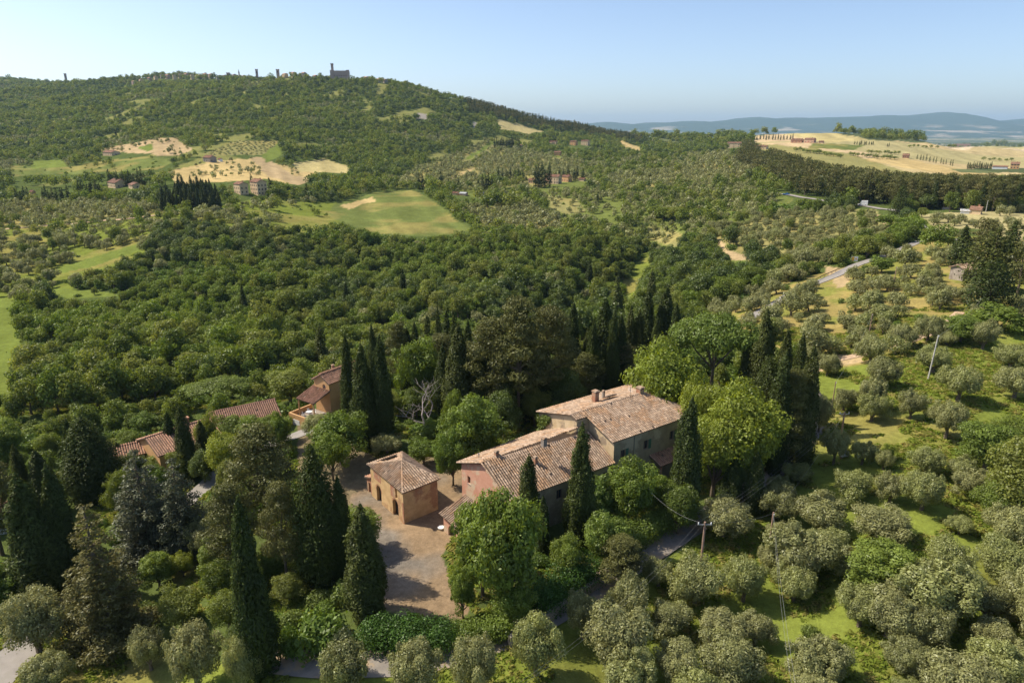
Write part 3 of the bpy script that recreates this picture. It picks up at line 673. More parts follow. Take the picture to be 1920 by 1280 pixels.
# ------------------------------------------------------------------ the small barn with a pyramid roof
def build_barn():
    root = thing('barn', (0, 0, 0), 'small ochre barn with pyramid tiled roof and two arched openings beside the dirt yard', 'barn')
    ze = 5.0; F_, L_, R_, B_, A_ = at(755, 925, ze), at(688, 870, ze), at(826, 897, ze), at(754, 847, ze), at(754.5, 866, 6.9)
    ctr = (F_+B_)/2
    ins = lambda p, k=.35: Vector((p.x, p.y, 0))+(Vector((ctr.x, ctr.y, 0))-Vector((p.x, p.y, 0))).normalized()*k*1.5
    f, l, r, b = ins(F_), ins(L_), ins(R_), ins(B_)
    A_ = Vector((ctr.x, ctr.y, 6.75))
    T = MB(); S = MB()
    roof_plane(T, [L_, F_, A_], slab=S); roof_plane(T, [F_, R_, A_], slab=S); roof_plane(T, [R_, B_, A_], slab=S)
    mid = (B_+L_)/2; h = [mid+(B_-L_)*a+(A_-mid)*t for a, t in ((-.30, .12), (.30, .12), (.14, .55), (-.14, .55))]
    roof_plane(T, [B_, L_, A_], hole=h, slab=S)
    for p in (F_, L_, R_, B_): caps(T, p, A_+UP*.03)
    rf = T.build('roof', M['tile'], root); S.build('roof_boards', M['underroof'], rf)
    W1 = MB(); L = (f-l).length
    hs = [arch(L*.245, -.1, 1.5, 2.7), arch(L*.76, -.1, 1.65, 2.8), rect(L*.80, 3.05, .62, 1.5)]
    Wl, n, d = wall_face(W1, l, f, [(0, -1.5), (1, -1.5), (1, ze-.05), (0, ze-.05)], hs, .45)
    wall_face(W1, f, r, [(0, -1.5), (1, -1.5), (1, ze-.05), (0, ze-.05)]); wall_face(W1, r, b, [(0, -1.5), (1, -1.5), (1, ze-.05), (0, ze-.05)])
    wall_face(W1, b, l, [(0, -1.5), (1, -1.5), (1, ze-.05), (0, ze-.05)]); W1.build('wall', M['ochre'], root)
    for k in (0, 1): fill_hole(Wl, hs[k], .45, M['dark'], 'arch_painted_shade', root)  # near-black sheet in each arch paints the shade of the barn interior
    fill_hole(Wl, hs[2], .45, M['glass'], 'window', root, M['white'])
    m = MB()                                           # brick panels set in the walls
    q = Wl(L*.63, 2.85, -.004); m.obox(q, Wl(L*.755, 2.85, -.004)-q, Wl(L*.63, 2.85, .03)-q, Wl(L*.63, 4.7, -.004)-q)
    m.build('brick_panel', M['brick'], root); m = MB()
    q = Wl(L*.10, 3.3, -.004); m.obox(q, Wl(L*.34, 3.3, -.004)-q, Wl(L*.10, 3.3, .03)-q, Wl(L*.10, 4.6, -.004)-q)
    m.build('brick_panel', M['brick'], root); m = MB()
    q = Wl(L*.965, -1, -.03); m.obox(q, Wl(L*1.003, -1, -.03)-q, Wl(L*.965, -1, .03)-q, Wl(L*.965, 3.2, -.03)-q)
    m.build('brick_corner', M['brick'], root)
    for cx, w_, z0, h_ in ((L*.245, 1.5, -.1, 2.7), (L*.76, 1.65, -.1, 2.8)):
        r_ = w_/2; m = MB()
        for a in np.linspace(0, math.pi, 15):
            q = Wl(cx+(r_+.02)*math.cos(a), z0+h_-r_+(r_+.02)*math.sin(a), -.025); e = Wl(cx+(r_+.24)*math.cos(a), z0+h_-r_+(r_+.24)*math.sin(a), -.025)-q
            tdir = d*(-math.sin(a))+UP*math.cos(a); m.obox(q-tdir*.05, tdir*.10, n*-.05, e)
        m.build('brick_arch', M['brick'], root)
    Wr = lambda s, z, o=0: f+(r-f).normalized()*s+UP*z+Vector(((r-f).normalized().y, -(r-f).normalized().x, 0))*(-o)
    for s0 in (2.0, 4.5):                              # slatted brick vents on the yard wall
        m = MB()
        for i in range(6):
            q = Wr(s0+i*.2, 3.6, -.03); m.obox(q, Wr(s0+i*.2+.09, 3.6, -.03)-q, Wr(s0+i*.2, 3.6, .02)-q, UP*1.0)
        m.build('vent', M['brick'], root)
    # lean-to shed at the far left end
    T = MB(); S = MB(); dl = (l-f).normalized(); nn = Vector((n.x, n.y, 0))
    a0 = l+dl*.05+UP*2.9+nn*.1; a1 = l-nn*2.6+dl*.05+UP*2.9
    roof_plane(T, [a0+dl*2.0-UP*.7, a1+dl*2.0-UP*.7, a1, a0], slab=S)
    sh = T.build('shed_roof', M['tile2'], root); S.build('shed_boards', M['underroof'], sh)
    W2 = MB(); g0 = a0-UP*2.9-nn*.25; g1 = g0+dl*1.75; g2 = g1-nn*2.2
    wall_face(W2, g1, g0, [(0, -1.5), (1, -1.5), (1, 2.7), (0, 2.1)], [rect(.85, -.1, .7, 1.7)]); wall_face(W2, g2, g1, [(0, -1.5), (1, -1.5), (1, 2.1), (0, 2.1)])
    W2.build('shed_wall', M['brick'], root)
build_barn()

# ------------------------------------------------------------------ generic houses
def house(p, rot, Lx, Wy, ze, zr, wallm, roofm, label, cat='house', name='house', hip=False, detail=1, wins=(3, 2), zb=-2.0,
          chim=True, group=None, ground=None, over=.35, winrows=(1.0, 3.6)):
    "p: centre on the ground; long side along rot; heights above p.z"
    root = thing(name, p, label, cat, group, rot)
    hx, hy = Lx/2, Wy/2; W_ = MB(); gz = [(0, zb), (1, zb), (1, ze), (0, ze)]
    gg = gz if hip else [(0, zb), (1, zb), (1, ze), (.5, zr-.12), (0, ze)]
    c = [(-hx, -hy), (hx, -hy), (hx, hy), (-hx, hy)]
    for i, pr in enumerate((gz, gg, gz, gg)): wall_face(W_, c[i], c[(i+1) % 4], pr)
    W_.build('wall', wallm, root)
    T = MB(); S = MB(); o = over; e = [Vector((-hx-o, -hy-o, ze-.1)), Vector((hx+o, -hy-o, ze-.1)), Vector((hx+o, hy+o, ze-.1)), Vector((-hx-o, hy+o, ze-.1))]
    k = (min(hx, hy)*.95) if hip else -o
    r0, r1 = Vector((-hx+k, 0, zr)), Vector((hx-k, 0, zr))
    pl = [[e[0], e[1], r1, r0], [e[2], e[3], r0, r1]] + ([[e[1], e[2], r1], [e[3], e[0], r0]] if hip else [])
    for q in pl:
        if detail >= 2: roof_plane(T, q, slab=S)
        elif detail == 1: roof_plane(T, q, w=.55, ln=.9, slab=S)
        else:
            n = (q[1]-q[0]).cross(q[2]-q[0]).normalized(); kk = len(q)
            T.add(q+[v-n*.25 for v in q], [tuple(range(kk)), tuple(range(2*kk-1, kk-1, -1))]+[(i, i+kk, (i+1) % kk+kk, (i+1) % kk) for i in range(kk)])
    if detail: caps(T, r0, r1, .16, .5)
    rf = T.build('roof', roofm, root)
    if S.v: S.build('roof_boards', M['underroof'], rf)
    if chim:
        ch = MB(); cx, cy = Lx*.18, Wy*.12; ch.box((cx-.35, cy-.35, zr-1.2), (cx+.35, cy+.35, zr+.9)); ch.box((cx-.45, cy-.45, zr+.9), (cx+.45, cy+.45, zr+1.05))
        ch.build('chimney', M['brick'], rf)
    pane = MB(); pane.box((-.42, -.02, 0), (.42, .03, 1.25)); pm = pane.mesh('window', M['dark'])
    fr = MB()
    for a, b in (((-.52, -.05, -.12), (.52, .02, 0)), ((-.52, -.05, 1.25), (.52, .02, 1.37)), ((-.52, -.05, 0), (-.42, .02, 1.25)), ((.42, -.05, 0), (.52, .02, 1.25))): fr.box(a, b)
    fm = fr.mesh('window_frame', M['stone']); sides = [((0, -hy-.03), 0, Lx, wins[0]), ((-hx-.03, 0), -math.pi/2, Wy, wins[1]), ((hx+.03, 0), math.pi/2, Wy, wins[1])]
    for (x, y), rz, ln, n in sides:
        for zz in winrows:
            if zz+1.4 > ze: continue
            for i in range(n):
                s = ((i+.5)/n-.5)*ln; px_, py_ = x+s*math.cos(rz), y+s*math.sin(rz)
                wo_ = link('window', pm, root, (px_, py_, zz)); wo_.rotation_euler.z = rz
                if detail: link('frame', fm, wo_)
    return root
# orange house among the trees left of the dead tree
def build_orange():
    root = thing('house', (0, 0, 0), 'orange plastered house with tiled porch roof and terrace behind the tall cypresses', 'house')
    e1 = Vector((.82, -.57, 0)); e2 = Vector((.57, .82, 0)); F_ = at(616.5, 719, 4.6); F_.z = 0; Lf = F_-e1*4.4
    W_ = MB(); ze, zr, zb = 4.6, 5.9, -4
    h = [arch(2.9, 2.6, .9, 1.5)]
    Wl, n, d = wall_face(W_, Lf, F_, [(0, zb), (1, zb), (1, ze), (.5, zr), (0, ze)], h); Rb = F_+e2*9; Lb = Lf+e2*9
    h2 = [rect(3.5, 2.2, 1.0, 1.5), rect(6.5, 2.2, 1.0, 1.5)]
    Wr, _, _ = wall_face(W_, F_, Rb, [(0, zb), (1, zb), (1, ze), (0, ze)], h2)
    wall_face(W_, Rb, Lb, [(0, zb), (1, zb), (1, ze), (.5, zr), (0, ze)]); wall_face(W_, Lb, Lf, [(0, zb), (1, zb), (1, ze), (0, ze)])
    W_.build('wall', M['orange'], root); fill_hole(Wl, h[0], .3, M['glass'], 'arched_window', root, M['white'])
    for q in h2: fill_hole(Wr, q, .3, M['glass'], 'window', root, M['wood'])
    T = MB(); S = MB(); up = lambda p, z: Vector((p.x, p.y, z)); mid = (Lf+F_)/2
    a, b, c, dd = up(F_+e1*.35-e2*.3, ze-.05), up(Rb+e1*.35+e2*.3, ze-.05), up(mid+e2*9.3, zr+.12), up(mid-e2*.3, zr+.12)
    roof_plane(T, [a, b, c, dd], slab=S); roof_plane(T, [up(Lb-e1*.35+e2*.3, ze-.05), up(Lf-e1*.35-e2*.3, ze-.05), dd, c], slab=S); caps(T, dd, c)
    rf = T.build('roof', M['tile3'], root); S.build('roof_boards', M['underroof'], rf); chimney(root, up(mid+e2*4-e1*1.0, 5.4), 1.3, .5, .6)
    # porch
    T = MB(); S = MB(); p0 = up(Lf-e2*4.2-e1*.6, 1.75); p1 = p0+e1*5.2; p3 = up(Lf-e1*.6, 3.1); p2 = p3+e1*5.2
    roof_plane(T, [p0, p1, p2, p3], slab=S); pr = T.build('porch_roof', M['tile3'], root); S.build('porch_boards', M['underroof'], pr)
    for q in (p0+e1*.4+e2*.3, p1-e1*.4+e2*.3):
        m = MB(); m.tube([q-UP*5, q-UP*.1], .16, 8); m.build('porch_post', M['orange'], root)
    m = MB(); t0 = up(p0-e2*1.4-e1*.8, -4.5); m.obox(t0, e1*6.4, e2*.3, UP*3.6); m.obox(t0+e2*.3, e1*.3, e2*5.2, UP*3.6); m.obox(t0+e2*.3+e1*6.1, e1*.3, e2*5.2, UP*3.6); m.build('terrace_wall', M['orange'], root)
    m = MB(); m.obox(t0+e1*.3+e2*.3+UP*2.5, e1*5.8, e2*5.2, UP*.2); m.build('terrace_floor', M['stone'], root)
    m = MB(); m.obox(t0+e1*1.2-e2*.04+UP*.6, e1*1.9, e2*.06, UP*2.0); m.build('garage_door', M['white'], root)
    m = MB(); q = up(p0+e1*1.8+e2*1.4, -1.8); m.tube([q, q+UP*.7], .06); m.tube([q+UP*.68, q+UP*.74], .62, 14)
    tag(m.build('table', M['white']), 'round white table under the porch of the orange house', 'table')
    for i in range(4):
        a = i*math.pi/2+.4; c = q+Vector((math.cos(a), math.sin(a), 0))*1.05
        ch = empty('chair', c, a); tag(ch, ['white chair left of the porch table', 'white chair behind the porch table', 'white chair right of the porch table', 'white chair in front of the porch table'][(2, 1, 0, 3)[i]], 'chair', 'chairs around the porch table')
        s = MB(); s.box((-.22, -.22, .42), (.22, .22, .47))
        for sx in (-.2, .17):
            for sy in (-.2, .17): s.box((sx, sy, 0), (sx+.03, sy+.03, .42))
        s.build('seat', M['white'], ch); s = MB(); s.box((.19, -.22, .47), (.23, .22, .95)); s.build('backrest', M['white'], ch)
    for k, off in enumerate((0, 3.6)):
        q = up(p0-e2*(4.8)+e1*(off-2), -4.6); m = MB(); m.tube([q, q+UP*1.2], .05)
build_orange()
hz = lambda x, y, z: Vector((at(x, y, z).x, at(x, y, z).y, 0))
def hset(a, z):  return Vector((a.x, a.y, z))
a, b = at(397, 772, 1.9), at(512, 748, 1.9); c = (a+b)/2+Vector((.55, -.84, 0))*.0
house(hset(c, -3.2), math.atan2(b.y-a.y, b.x-a.x), (b-a).length, 8.5, 2.9, 5.1, M['orange'], M['tile3'], 'low house with a long plain brown tiled roof behind the umbrella shaped trees', detail=2, chim=False)
a, b = at(284, 817, 2.6), at(382, 787, 2.6); c = (a+b)/2
house(hset(c, -3.8), math.atan2(b.y-a.y, b.x-a.x), (b-a).length+1.5, 8.6, 4.6, 6.4, M['orange'], M['tile2'], 'house with bright orange tiled roof partly hidden by three slim cypresses', detail=2)
a = at(224, 836, .5)
house(hset(a, -5.0), .62, 6.5, 5, 4.4, 5.5, M['white'], M['tile2'], 'small white walled house left of the orange roofed one, behind dark cypresses', detail=2, chim=False)
a = gnd(14, 985); house(hset(a, a.z), .5, 7, 5, 3.0, 4.4, M['white'], M['tile2'], 'pale building half hidden by the big dark tree on the left edge', detail=2, chim=False)
# stone hut on the right
def hut():
    g = gnd(1798, 525); s = px_per_m(g.y, g.z)
    return house(g+Vector((2.2, 1.5, 0)), .35, 6.5, 4.5, 3.6, 4.6, M['stone'], M['tile'], 'small stone hut with a sloping tiled roof beside the dark cypress clump', 'hut', 'hut', detail=2, chim=False, wins=(1, 0), over=.5)
hut()
F0 = dict(detail=0)
def far(x, y, wpx, hpx, dep, rot, roofh, label, name='house', cat='house', wm='farwall', rm='farroof', hip=False, det=1, wins=(3, 2), chim=True, group=None):
    g = gnd(x, y); s = px_per_m(g.y, g.z); Lx = wpx/s
    if dep > 3: tot = Lx*1.06; dep = min(dep, tot*.55); Lx = max(4.5, (tot-dep*.62)/.78); rot = rot-38
    rows = [r for r in (1.0, 4.0, 7.0) if r+1.6 < hpx/s]
    return house(g+Vector((0, dep/2, 0)), R(rot), Lx, dep, hpx/s, hpx/s+roofh, M[wm], M[rm], label, cat, name, hip, det, wins, chim=chim, group=group, zb=-4, winrows=tuple(rows))
far(483, 366, 32, 24, 11, -6, 2.0, 'tall ochre farmhouse block at the right end of the cypress row', 'farmhouse', 'farmhouse', wins=(4, 3))
far(450, 364, 28, 18, 9, -6, 1.5, 'lower ochre farmhouse wing joined to the left of the tall block', 'farmhouse', 'farmhouse', wins=(3, 2))
far(216, 352, 42, 9, 16, -4, 3.0, 'wide brown roofed villa among the dark cypresses on the left', 'villa', 'villa', rm='tile3', wins=(5, 2))
far(250, 354, 30, 7, 10, -10, 1.6, 'long low annex right of the brown roofed villa', 'annex', 'annex', rm='tile3', wins=(3, 1), chim=False)
far(60, 366, 10, 6, 6, 10, 1.2, 'small orange outbuilding in the cypresses near the left edge', 'outbuilding', 'outbuilding', wm='orange', chim=False, wins=(1, 1))
far(391, 304, 24, 8, 10, 5, 2.2, 'grey farmhouse with red roof below the striped vineyard', 'farmhouse', 'farmhouse', wm='stone')
far(412, 303, 9, 4, 6, 0, 1.0, 'little white shed right of the grey farmhouse', 'shed', 'shed', wm='white', chim=False, wins=(1, 1))
far(205, 292, 34, 6, 10, 3, 2.0, 'long farm building behind trees on the reddish soil field', 'farm building', 'farm building', wins=(4, 1))
far(663, 340, 1, 1, 2, 0, .5, 'tiny field shelter at the edge of the green meadow', 'shelter', 'shelter', chim=False, wins=(0, 0)) if False else None
far(854, 366, 12, 4, 7, 8, .8, 'small red roofed shed left of the white roofed shed', 'shed', 'shed', chim=False, wins=(1, 1))
far(869, 367, 15, 4, 8, 8, .9, 'long shed with a white roof in front of dark trees', 'shed', 'shed', wm='pink', rm='white', chim=False, wins=(2, 1))
far(905, 366, 10, 3, 6, 0, .8, 'low grey roofed shed right of the white roofed shed', 'shed', 'shed', rm='metal', chim=False, wins=(1, 1))
far(998, 344, 14, 6, 9, 10, 1.5, 'leftmost hamlet house, between the cypresses', group=None)
far(1028, 344, 13, 14, 9, 5, 1.6, 'pink walled hamlet house hidden behind the cypress pair', wm='pink')
far(1043, 345, 20, 13, 10, 0, 2.0, 'tallest hamlet house with a brown roof right of the cypresses', wm='cream')
far(1063, 341, 19, 9, 9, -8, 1.6, 'bright orange hamlet house at the right end of the hamlet', wm='orange')
far(1092, 340, 13, 4, 7, 0, 1.0, 'low roof just right of the hamlet houses', chim=False)
far(1046, 292, 14, 6, 9, 15, 1.6, 'small red roofed house below the round green tree', wm='orange')
far(1076, 273, 14, 7, 9, 0, 1.6, 'left one of two pale houses on the wooded shoulder', wm='orange')
far(1098, 273, 16, 8, 10, 5, 1.8, 'right one of two pale houses on the wooded shoulder')
far(1038, 270, 16, 4, 8, 0, 1.2, 'long low house left of the two pale shoulder houses', wins=(3, 1), chim=False)
far(975, 277, 10, 4, 8, 0, 1.2, 'low house beside the cypress row on the shoulder', chim=False)
far(762, 251, 5, 3, 6, 0, 1.0, 'lone pale cottage on the wooded hillside', wm='white', chim=False, wins=(1, 1))
far(1379, 277, 26, 8, 12, 8, 2.0, 'pale farmhouse at the top of the dark cypress wood', 'farmhouse', 'farmhouse', wm='farwall')
far(1428, 280, 26, 5, 11, 0, 1.8, 'low farmhouse half sunk behind the cypress wood', 'farmhouse', 'farmhouse', wins=(3, 1))
far(1497, 268, 22, 5, 14, 0, 2.2, 'red roofed farm building left of its neighbour below the golden dome hill', 'farm building', 'farm building', wm='brick')
far(1521, 268, 20, 6, 13, -6, 2.4, 'red roofed farm building right of its neighbour below the golden dome hill', 'farm building', 'farm building', wm='pink')
far(1541, 269, 9, 3, 10, 0, 1.5, 'short house at the right end of the red roofed farm', chim=False)
far(1805, 275, 22, 4, 18, 0, 3.0, 'long brown farm building on the golden plain', 'farm building', 'farm building', wm='brick')
far(1870, 272, 12, 6, 16, 0, 3, 'house ringed by trees on the crest of the plain')
far(1905, 317, 15, 9, 12, 0, 1.8, 'ochre house at the right edge with a row of cypresses left of it', wm='orange')
far(1880, 317, 26, 4, 10, 0, 1.2, 'long white farm shed left of the ochre edge house', 'shed', 'shed', wm='white', rm='farroof', chim=False, wins=(4, 1))
far(1700, 297, 12, 5, 10, 0, 2, 'lone brown farmhouse behind the golden strip', 'farmhouse', 'farmhouse', wm='brick')
far(1833, 402, 20, 8, 8, -8, 1.6, 'stone cottage with tiled roof in front of the pine belt', 'cottage', 'cottage', wm='farwall')
far(1812, 401, 10, 5, 7, 0, .6, 'flat white shed left of the stone cottage', 'shed', 'shed', wm='white', rm='white', chim=False, wins=(1, 0))

# ------------------------------------------------------------------ the town on the ridge
def skyline(x, y, Y):
    "point on the ridge crest at distance Y"
    u, f, d = ray(x, y); X = u/f*Y; return Vector((X, Y, CAMH+d/f*Y))
def crest(x):
    "the highest looking ground point in picture column x"
    u, f, d = ray(x, 200); Yc = np.linspace(1100, 3200, 500); X = u/f*Yc; z = zt(X, Yc); k = np.argmax((z-CAMH)/Yc)
    return Vector((X[k], Yc[k], z[k]))
def castle():
    p = crest(642); s = px_per_m(p.y, p.z); root = thing('castle', p-Vector((0, 0, 5)), 'long brick castle with a slim tower at its left end, on the hilltop', 'castle', rz=.12)
    Lx = 34/s; H = 14/s+8
    m = MB(); m.box((-Lx/2, -9, -12), (Lx/2, 9, H))
    n = 16
    for i in range(n): m.box((-Lx/2+Lx*i/n+.3, -9.2, H), (-Lx/2+Lx*(i+.55)/n, -8.2, H+1.4))
    m.build('wall', M['castle'], root)
    m = MB(); m.box((-Lx/2-.5, -9.6, -12), (-Lx/2+6, -3, H+1.5)); m.build('corner_bastion', M['castle'], root)
    m = MB(); m.box((Lx/2-6, -9.6, -12), (Lx/2+.4, -3, H+2.2)); m.build('corner_bastion', M['castle'], root)
    m = MB(); tx = -Lx/2+4.5; m.box((tx-2.6, -6, H-2), (tx+2.6, -1, H+11/s)); m.box((tx-3.2, -6.6, H+11/s), (tx+3.2, -.4, H+12.5/s))
    for i in range(4): m.box((tx-3.2+i*1.8, -6.7, H+12.5/s), (tx-2.2+i*1.8, -6.0, H+13.5/s))
    m.build('tower', M['castle'], root)
    for i in range(7):
        m = MB(); cx = -Lx/2+9+i*5; m.box((cx, -9.12, H*.55), (cx+1.3, -8.9, H*.55+2.2)); m.build('window', M['dark'], root)
castle()
def tower(x, ytop, wpx, label, kind=0):
    p = crest(x); s = px_per_m(p.y, p.z); _, yb = proj(np.array([p.x]), np.array([p.y]), np.array([p.z])); h = max(8, (float(yb[0])-ytop)/s)
    root = thing('tower', p, label, 'tower'); wd = wpx/s/2
    m = MB()
    if kind == 0: m.box((-wd, -wd, -8), (wd, wd, h*.88)); m.box((-wd*1.15, -wd*1.15, h*.88), (wd*1.15, wd*1.15, h*.95))
    else: m.tube([(0, 0, -8), (0, 0, h*.6)], wd, 8)
    m.build('shaft', M['castle' if kind < 2 else 'stone'], root); m = MB()
    if kind == 0:
        for a in (-1, 1):
            for b in (-1, 1): m.box((a*wd*.8-wd*.25, b*wd*.8-wd*.25, h*.95), (a*wd*.8+wd*.25, b*wd*.8+wd*.25, h))
        m.build('battlements', M['castle'], root)
    else:
        m.tube([(0, 0, h*.6), (0, 0, h)], [wd*1.1, .1], 8); m.build('spire', M['stone'], root)
    m = MB(); m.box((-wd*.35, -wd*1.02-.05, h*.6), (wd*.35, -wd+.3, h*.75)); m.build('window', M['dark'], root)
tower(133, 139, 3, 'lone tower poking above the trees on the far left crest')
tower(435, 137, 5, 'squat town tower left of the thin spire')
tower(455, 131, 2.6, 'thin pointed church spire on the town skyline', 1)
tower(488, 131, 3.6, 'tall square tower between the spire and the broad tower')
tower(527, 131, 4.6, 'broad tower just left of the castle hill', 0)
tower(360, 137, 4.5, 'leftmost low tower of the ridge town')
random.seed(5)
town = [(258,8),(272,9),(288,8),(300,10),(312,9),(322,12),(335,8),(345,11),(357,9),(368,10),(380,12),(392,9),(402,10),(416,8),(428,9),(446,11),(462,12),(540,13),(556,9),(575,8),(596,8),(690,9),(712,10),(725,7)]
for i, (x, wpx) in enumerate(town):
    p = crest(x); s = px_per_m(p.y, p.z); dn = random.uniform(12, 40) if x < 420 else random.uniform(0, 10)
    p = Vector((p.x*(p.y-dn*3)/p.y, p.y-dn*3, 0)); p.z = zt1(p.x, p.y)+3
    where = 'between the lone tower and the low tower' if x < 358 else 'between the low tower and the squat tower' if x < 433 else 'between the squat tower and the castle' if x < 630 else 'right of the castle'
    lst = [q for q, _ in town if (q < 358) == (x < 358) and (358 <= q < 433) == (358 <= x < 433) and (433 <= q < 630) == (433 <= x < 630) and (q > 630) == (x > 630)]
    OR = ['first','second','third','fourth','fifth','sixth','seventh','eighth','ninth','tenth']
    house(p, random.uniform(-1.1, -.5), wpx/s*.75, 9, (a_ := random.uniform(6, 9) if x < 420 else random.uniform(4, 7)), a_+2, M[random.choice(['farwall','stone','castle'])],
          M['farroof'], f'{OR[lst.index(x)]} town house from the left {where}', 'house', 'town_house', detail=0, chim=False, wins=(3, 0), group='houses of the hilltop town', zb=-8)

# ------------------------------------------------------------------ tree shapes (unit: metres, foot at the origin)
def rand_dirs(r, n):
    v = r.normal(size=(n, 3)); return v/np.linalg.norm(v, axis=1, keepdims=True)
def leaves(r, P, N, S, asp=1.5, up=0., jit=.75):
    "one leaf-spray face per point; returns verts, faces"
    n = len(P); Nn = N + jit*r.normal(size=(n, 3))*.6; Nn[:, 2] += up
    Nn /= np.linalg.norm(Nn, axis=1, keepdims=True)+1e-9
    T = np.cross(Nn, rand_dirs(r, n)); T /= np.linalg.norm(T, axis=1, keepdims=True)+1e-9
    B = np.cross(Nn, T); S = S[:, None]
    a = T*S*.5*asp; b = B*S*.5
    V = np.stack([P-a, P+b*.9-a*.1, P+a, P-b*.9+a*.1], 1).reshape(-1, 3)
    return V, np.arange(4*n).reshape(n, 4)
def clumps(r, C_, Rc, per, size, squash=(1, 1, 1), up=.25, asp=1.5, inner=.25, gap=0, center=None, outward=.0, jit=.75):
    P = []; N = []; Sz = []; T = []
    for c, rc in zip(C_, Rc):
        rc3 = np.array(squash)*rc; m = int(per*(rc/np.mean(Rc))**2); d = rand_dirs(r, m)
        if center is not None:
            o = c-center; o = o/(np.linalg.norm(o)+1e-6); k = (d@o) > -.55; d = d[k]; m = len(d)
        rad = np.where(r.random(m) < inner, r.uniform(.4, .85, m), r.uniform(.82, 1.08, m)+np.where(r.random(m) < .22, r.uniform(0, .42, m), 0))[:, None]
        P.append(c+d*rc3*rad); nn = d/np.array(squash); N.append(nn/np.linalg.norm(nn, axis=1, keepdims=True))
        Sz.append(size*r.uniform(.65, 1.35, m)); ct = r.normal(0, .16); T.append(np.clip(.5+ct+r.normal(0, .18, m), 0, 1))
    P = np.concatenate(P); N = np.concatenate(N); Sz = np.concatenate(Sz); T = np.concatenate(T)
    V, Fq = leaves(r, P, N, Sz, asp, up, jit); return V, Fq, np.repeat(T, 4)
def lmesh(name, parts, mat):
    V = []; Fq = []; T = []; n = 0
    for v, f, t in parts: V.append(v); Fq.append(f+n); T.append(t); n += len(v)
    return mesh_np(name, np.concatenate(V), np.concatenate(Fq), mat, attrs={'tint': ('FLOAT', np.concatenate(T))})
def trunk_mesh(name, limbs, mat='bark'):
    m = MB()
    for pts, rad in limbs: m.tube(pts, rad, 6)
    return m.mesh(name, M[mat])
def spiral(n, r, lo=-.4):
    i = np.arange(n)+.5; z = 1-(1-lo)*i/n; th = i*2.39996+r.uniform(0, 6); q = np.sqrt(np.maximum(0, 1-z*z))
    return np.stack([q*np.cos(th), q*np.sin(th), z], 1)
def limbs_for(r, C_, base, h0, w0, n=7):
    L_ = [([(0, 0, -1.2), (0, 0, h0*.5), (r.uniform(-.2, .2), r.uniform(-.2, .2), h0)], [w0*1.35, w0, w0*.8])]
    for c in C_[r.permutation(len(C_))[:n]]:
        a = np.array([0, 0, h0*.9]); mid = a+(c-a)*.5+r.normal(0, .15, 3); L_.append(([tuple(a), tuple(mid), tuple(a+(c-a)*.95)], [w0*.55, w0*.34, w0*.12]))
    return L_
def t_olive(seed, lod):
    r = np.random.default_rng(seed); n = [44, 17, 6][lod]; d = spiral(n, r, -.55); ax = np.array([2.35, 2.1, 1.55])*r.uniform(.85, 1.15, 3)
    lob = 1+.28*np.sin(d[:, :1]*3.1+seed)*np.cos(d[:, 1:2]*3.7-seed)
    C_ = d*ax*lob*r.uniform(.50, 1.08, (n, 1)) + np.array([0, 0, 2.75]); C_[:, 2] = np.maximum(C_[:, 2]+r.normal(0, .18, n), 1.2)
    Rc = r.uniform(.36, .92, n)*[1, 1.35, 1.8][lod]
    v = clumps(r, C_, Rc, [400, 110, 32][lod], [.105, .235, .54][lod], (.95, .95, 1.05), .3, 2.1, .15, jit=.75)
    lb = [([(0, 0, -.8), (.1, 0, .5), (.05, .1, 1.1)], [.36, .26, .22])]
    for k in range(6 if lod == 0 else 2):
        c = C_[r.integers(n)]; lb.append(([(.05, .1, .9), tuple(np.array([.05, .1, .9])*.5+c*.5+r.normal(0, .12, 3)), tuple(c)], [.17, .11, .04]))
    return lmesh('olive_crown', [v], M['olive']), trunk_mesh('olive_trunk', lb)
def t_broad(seed, lod, mat, H=9., Wd=7., openness=.0, nc=(84, 30, 9), leaf=(.18, .36, .74), per=(230, 82, 36), base=.10, rc=(.55, 1.35), name='broadleaf'):
    r = np.random.default_rng(seed); n = nc[lod]; d = spiral(n, r, -.62)
    ax = np.array([Wd/2, Wd/2*r.uniform(.85, 1.1), H*(1-base)/2]); cz = H*(1+base)/2
    k = r.uniform(.45, 1.04, (n, 1)); bump = (1+.24*np.sin(d[:, :1]*3.3+seed)*np.cos(d[:, 1:2]*2.9+seed*2)+.14*np.sin(d[:, 2:]*5+seed))
    C_ = d*(ax*.86)*k*bump + np.array([0, 0, cz]); Rc = r.uniform(rc[0], rc[1], n)*(Wd/7.)*[1, 1.25, 1.75][lod]
    v = clumps(r, C_, Rc, per[lod], leaf[lod]*(Wd/7.)**.5, (1, 1, .8), .35, 1.5, .12)
    return lmesh(name+'_crown', [v], M[mat]), trunk_mesh(name+'_trunk', limbs_for(r, C_, 0, H*base+.8, .03*H, 7 if lod == 0 else 3))
def cyp_r(h): return np.clip(h/.06, 0, 1)**.5*np.clip((1-h)/.80, 0, 1)**.50*(1-.16*np.clip((.35-h)/.35, 0, 1))
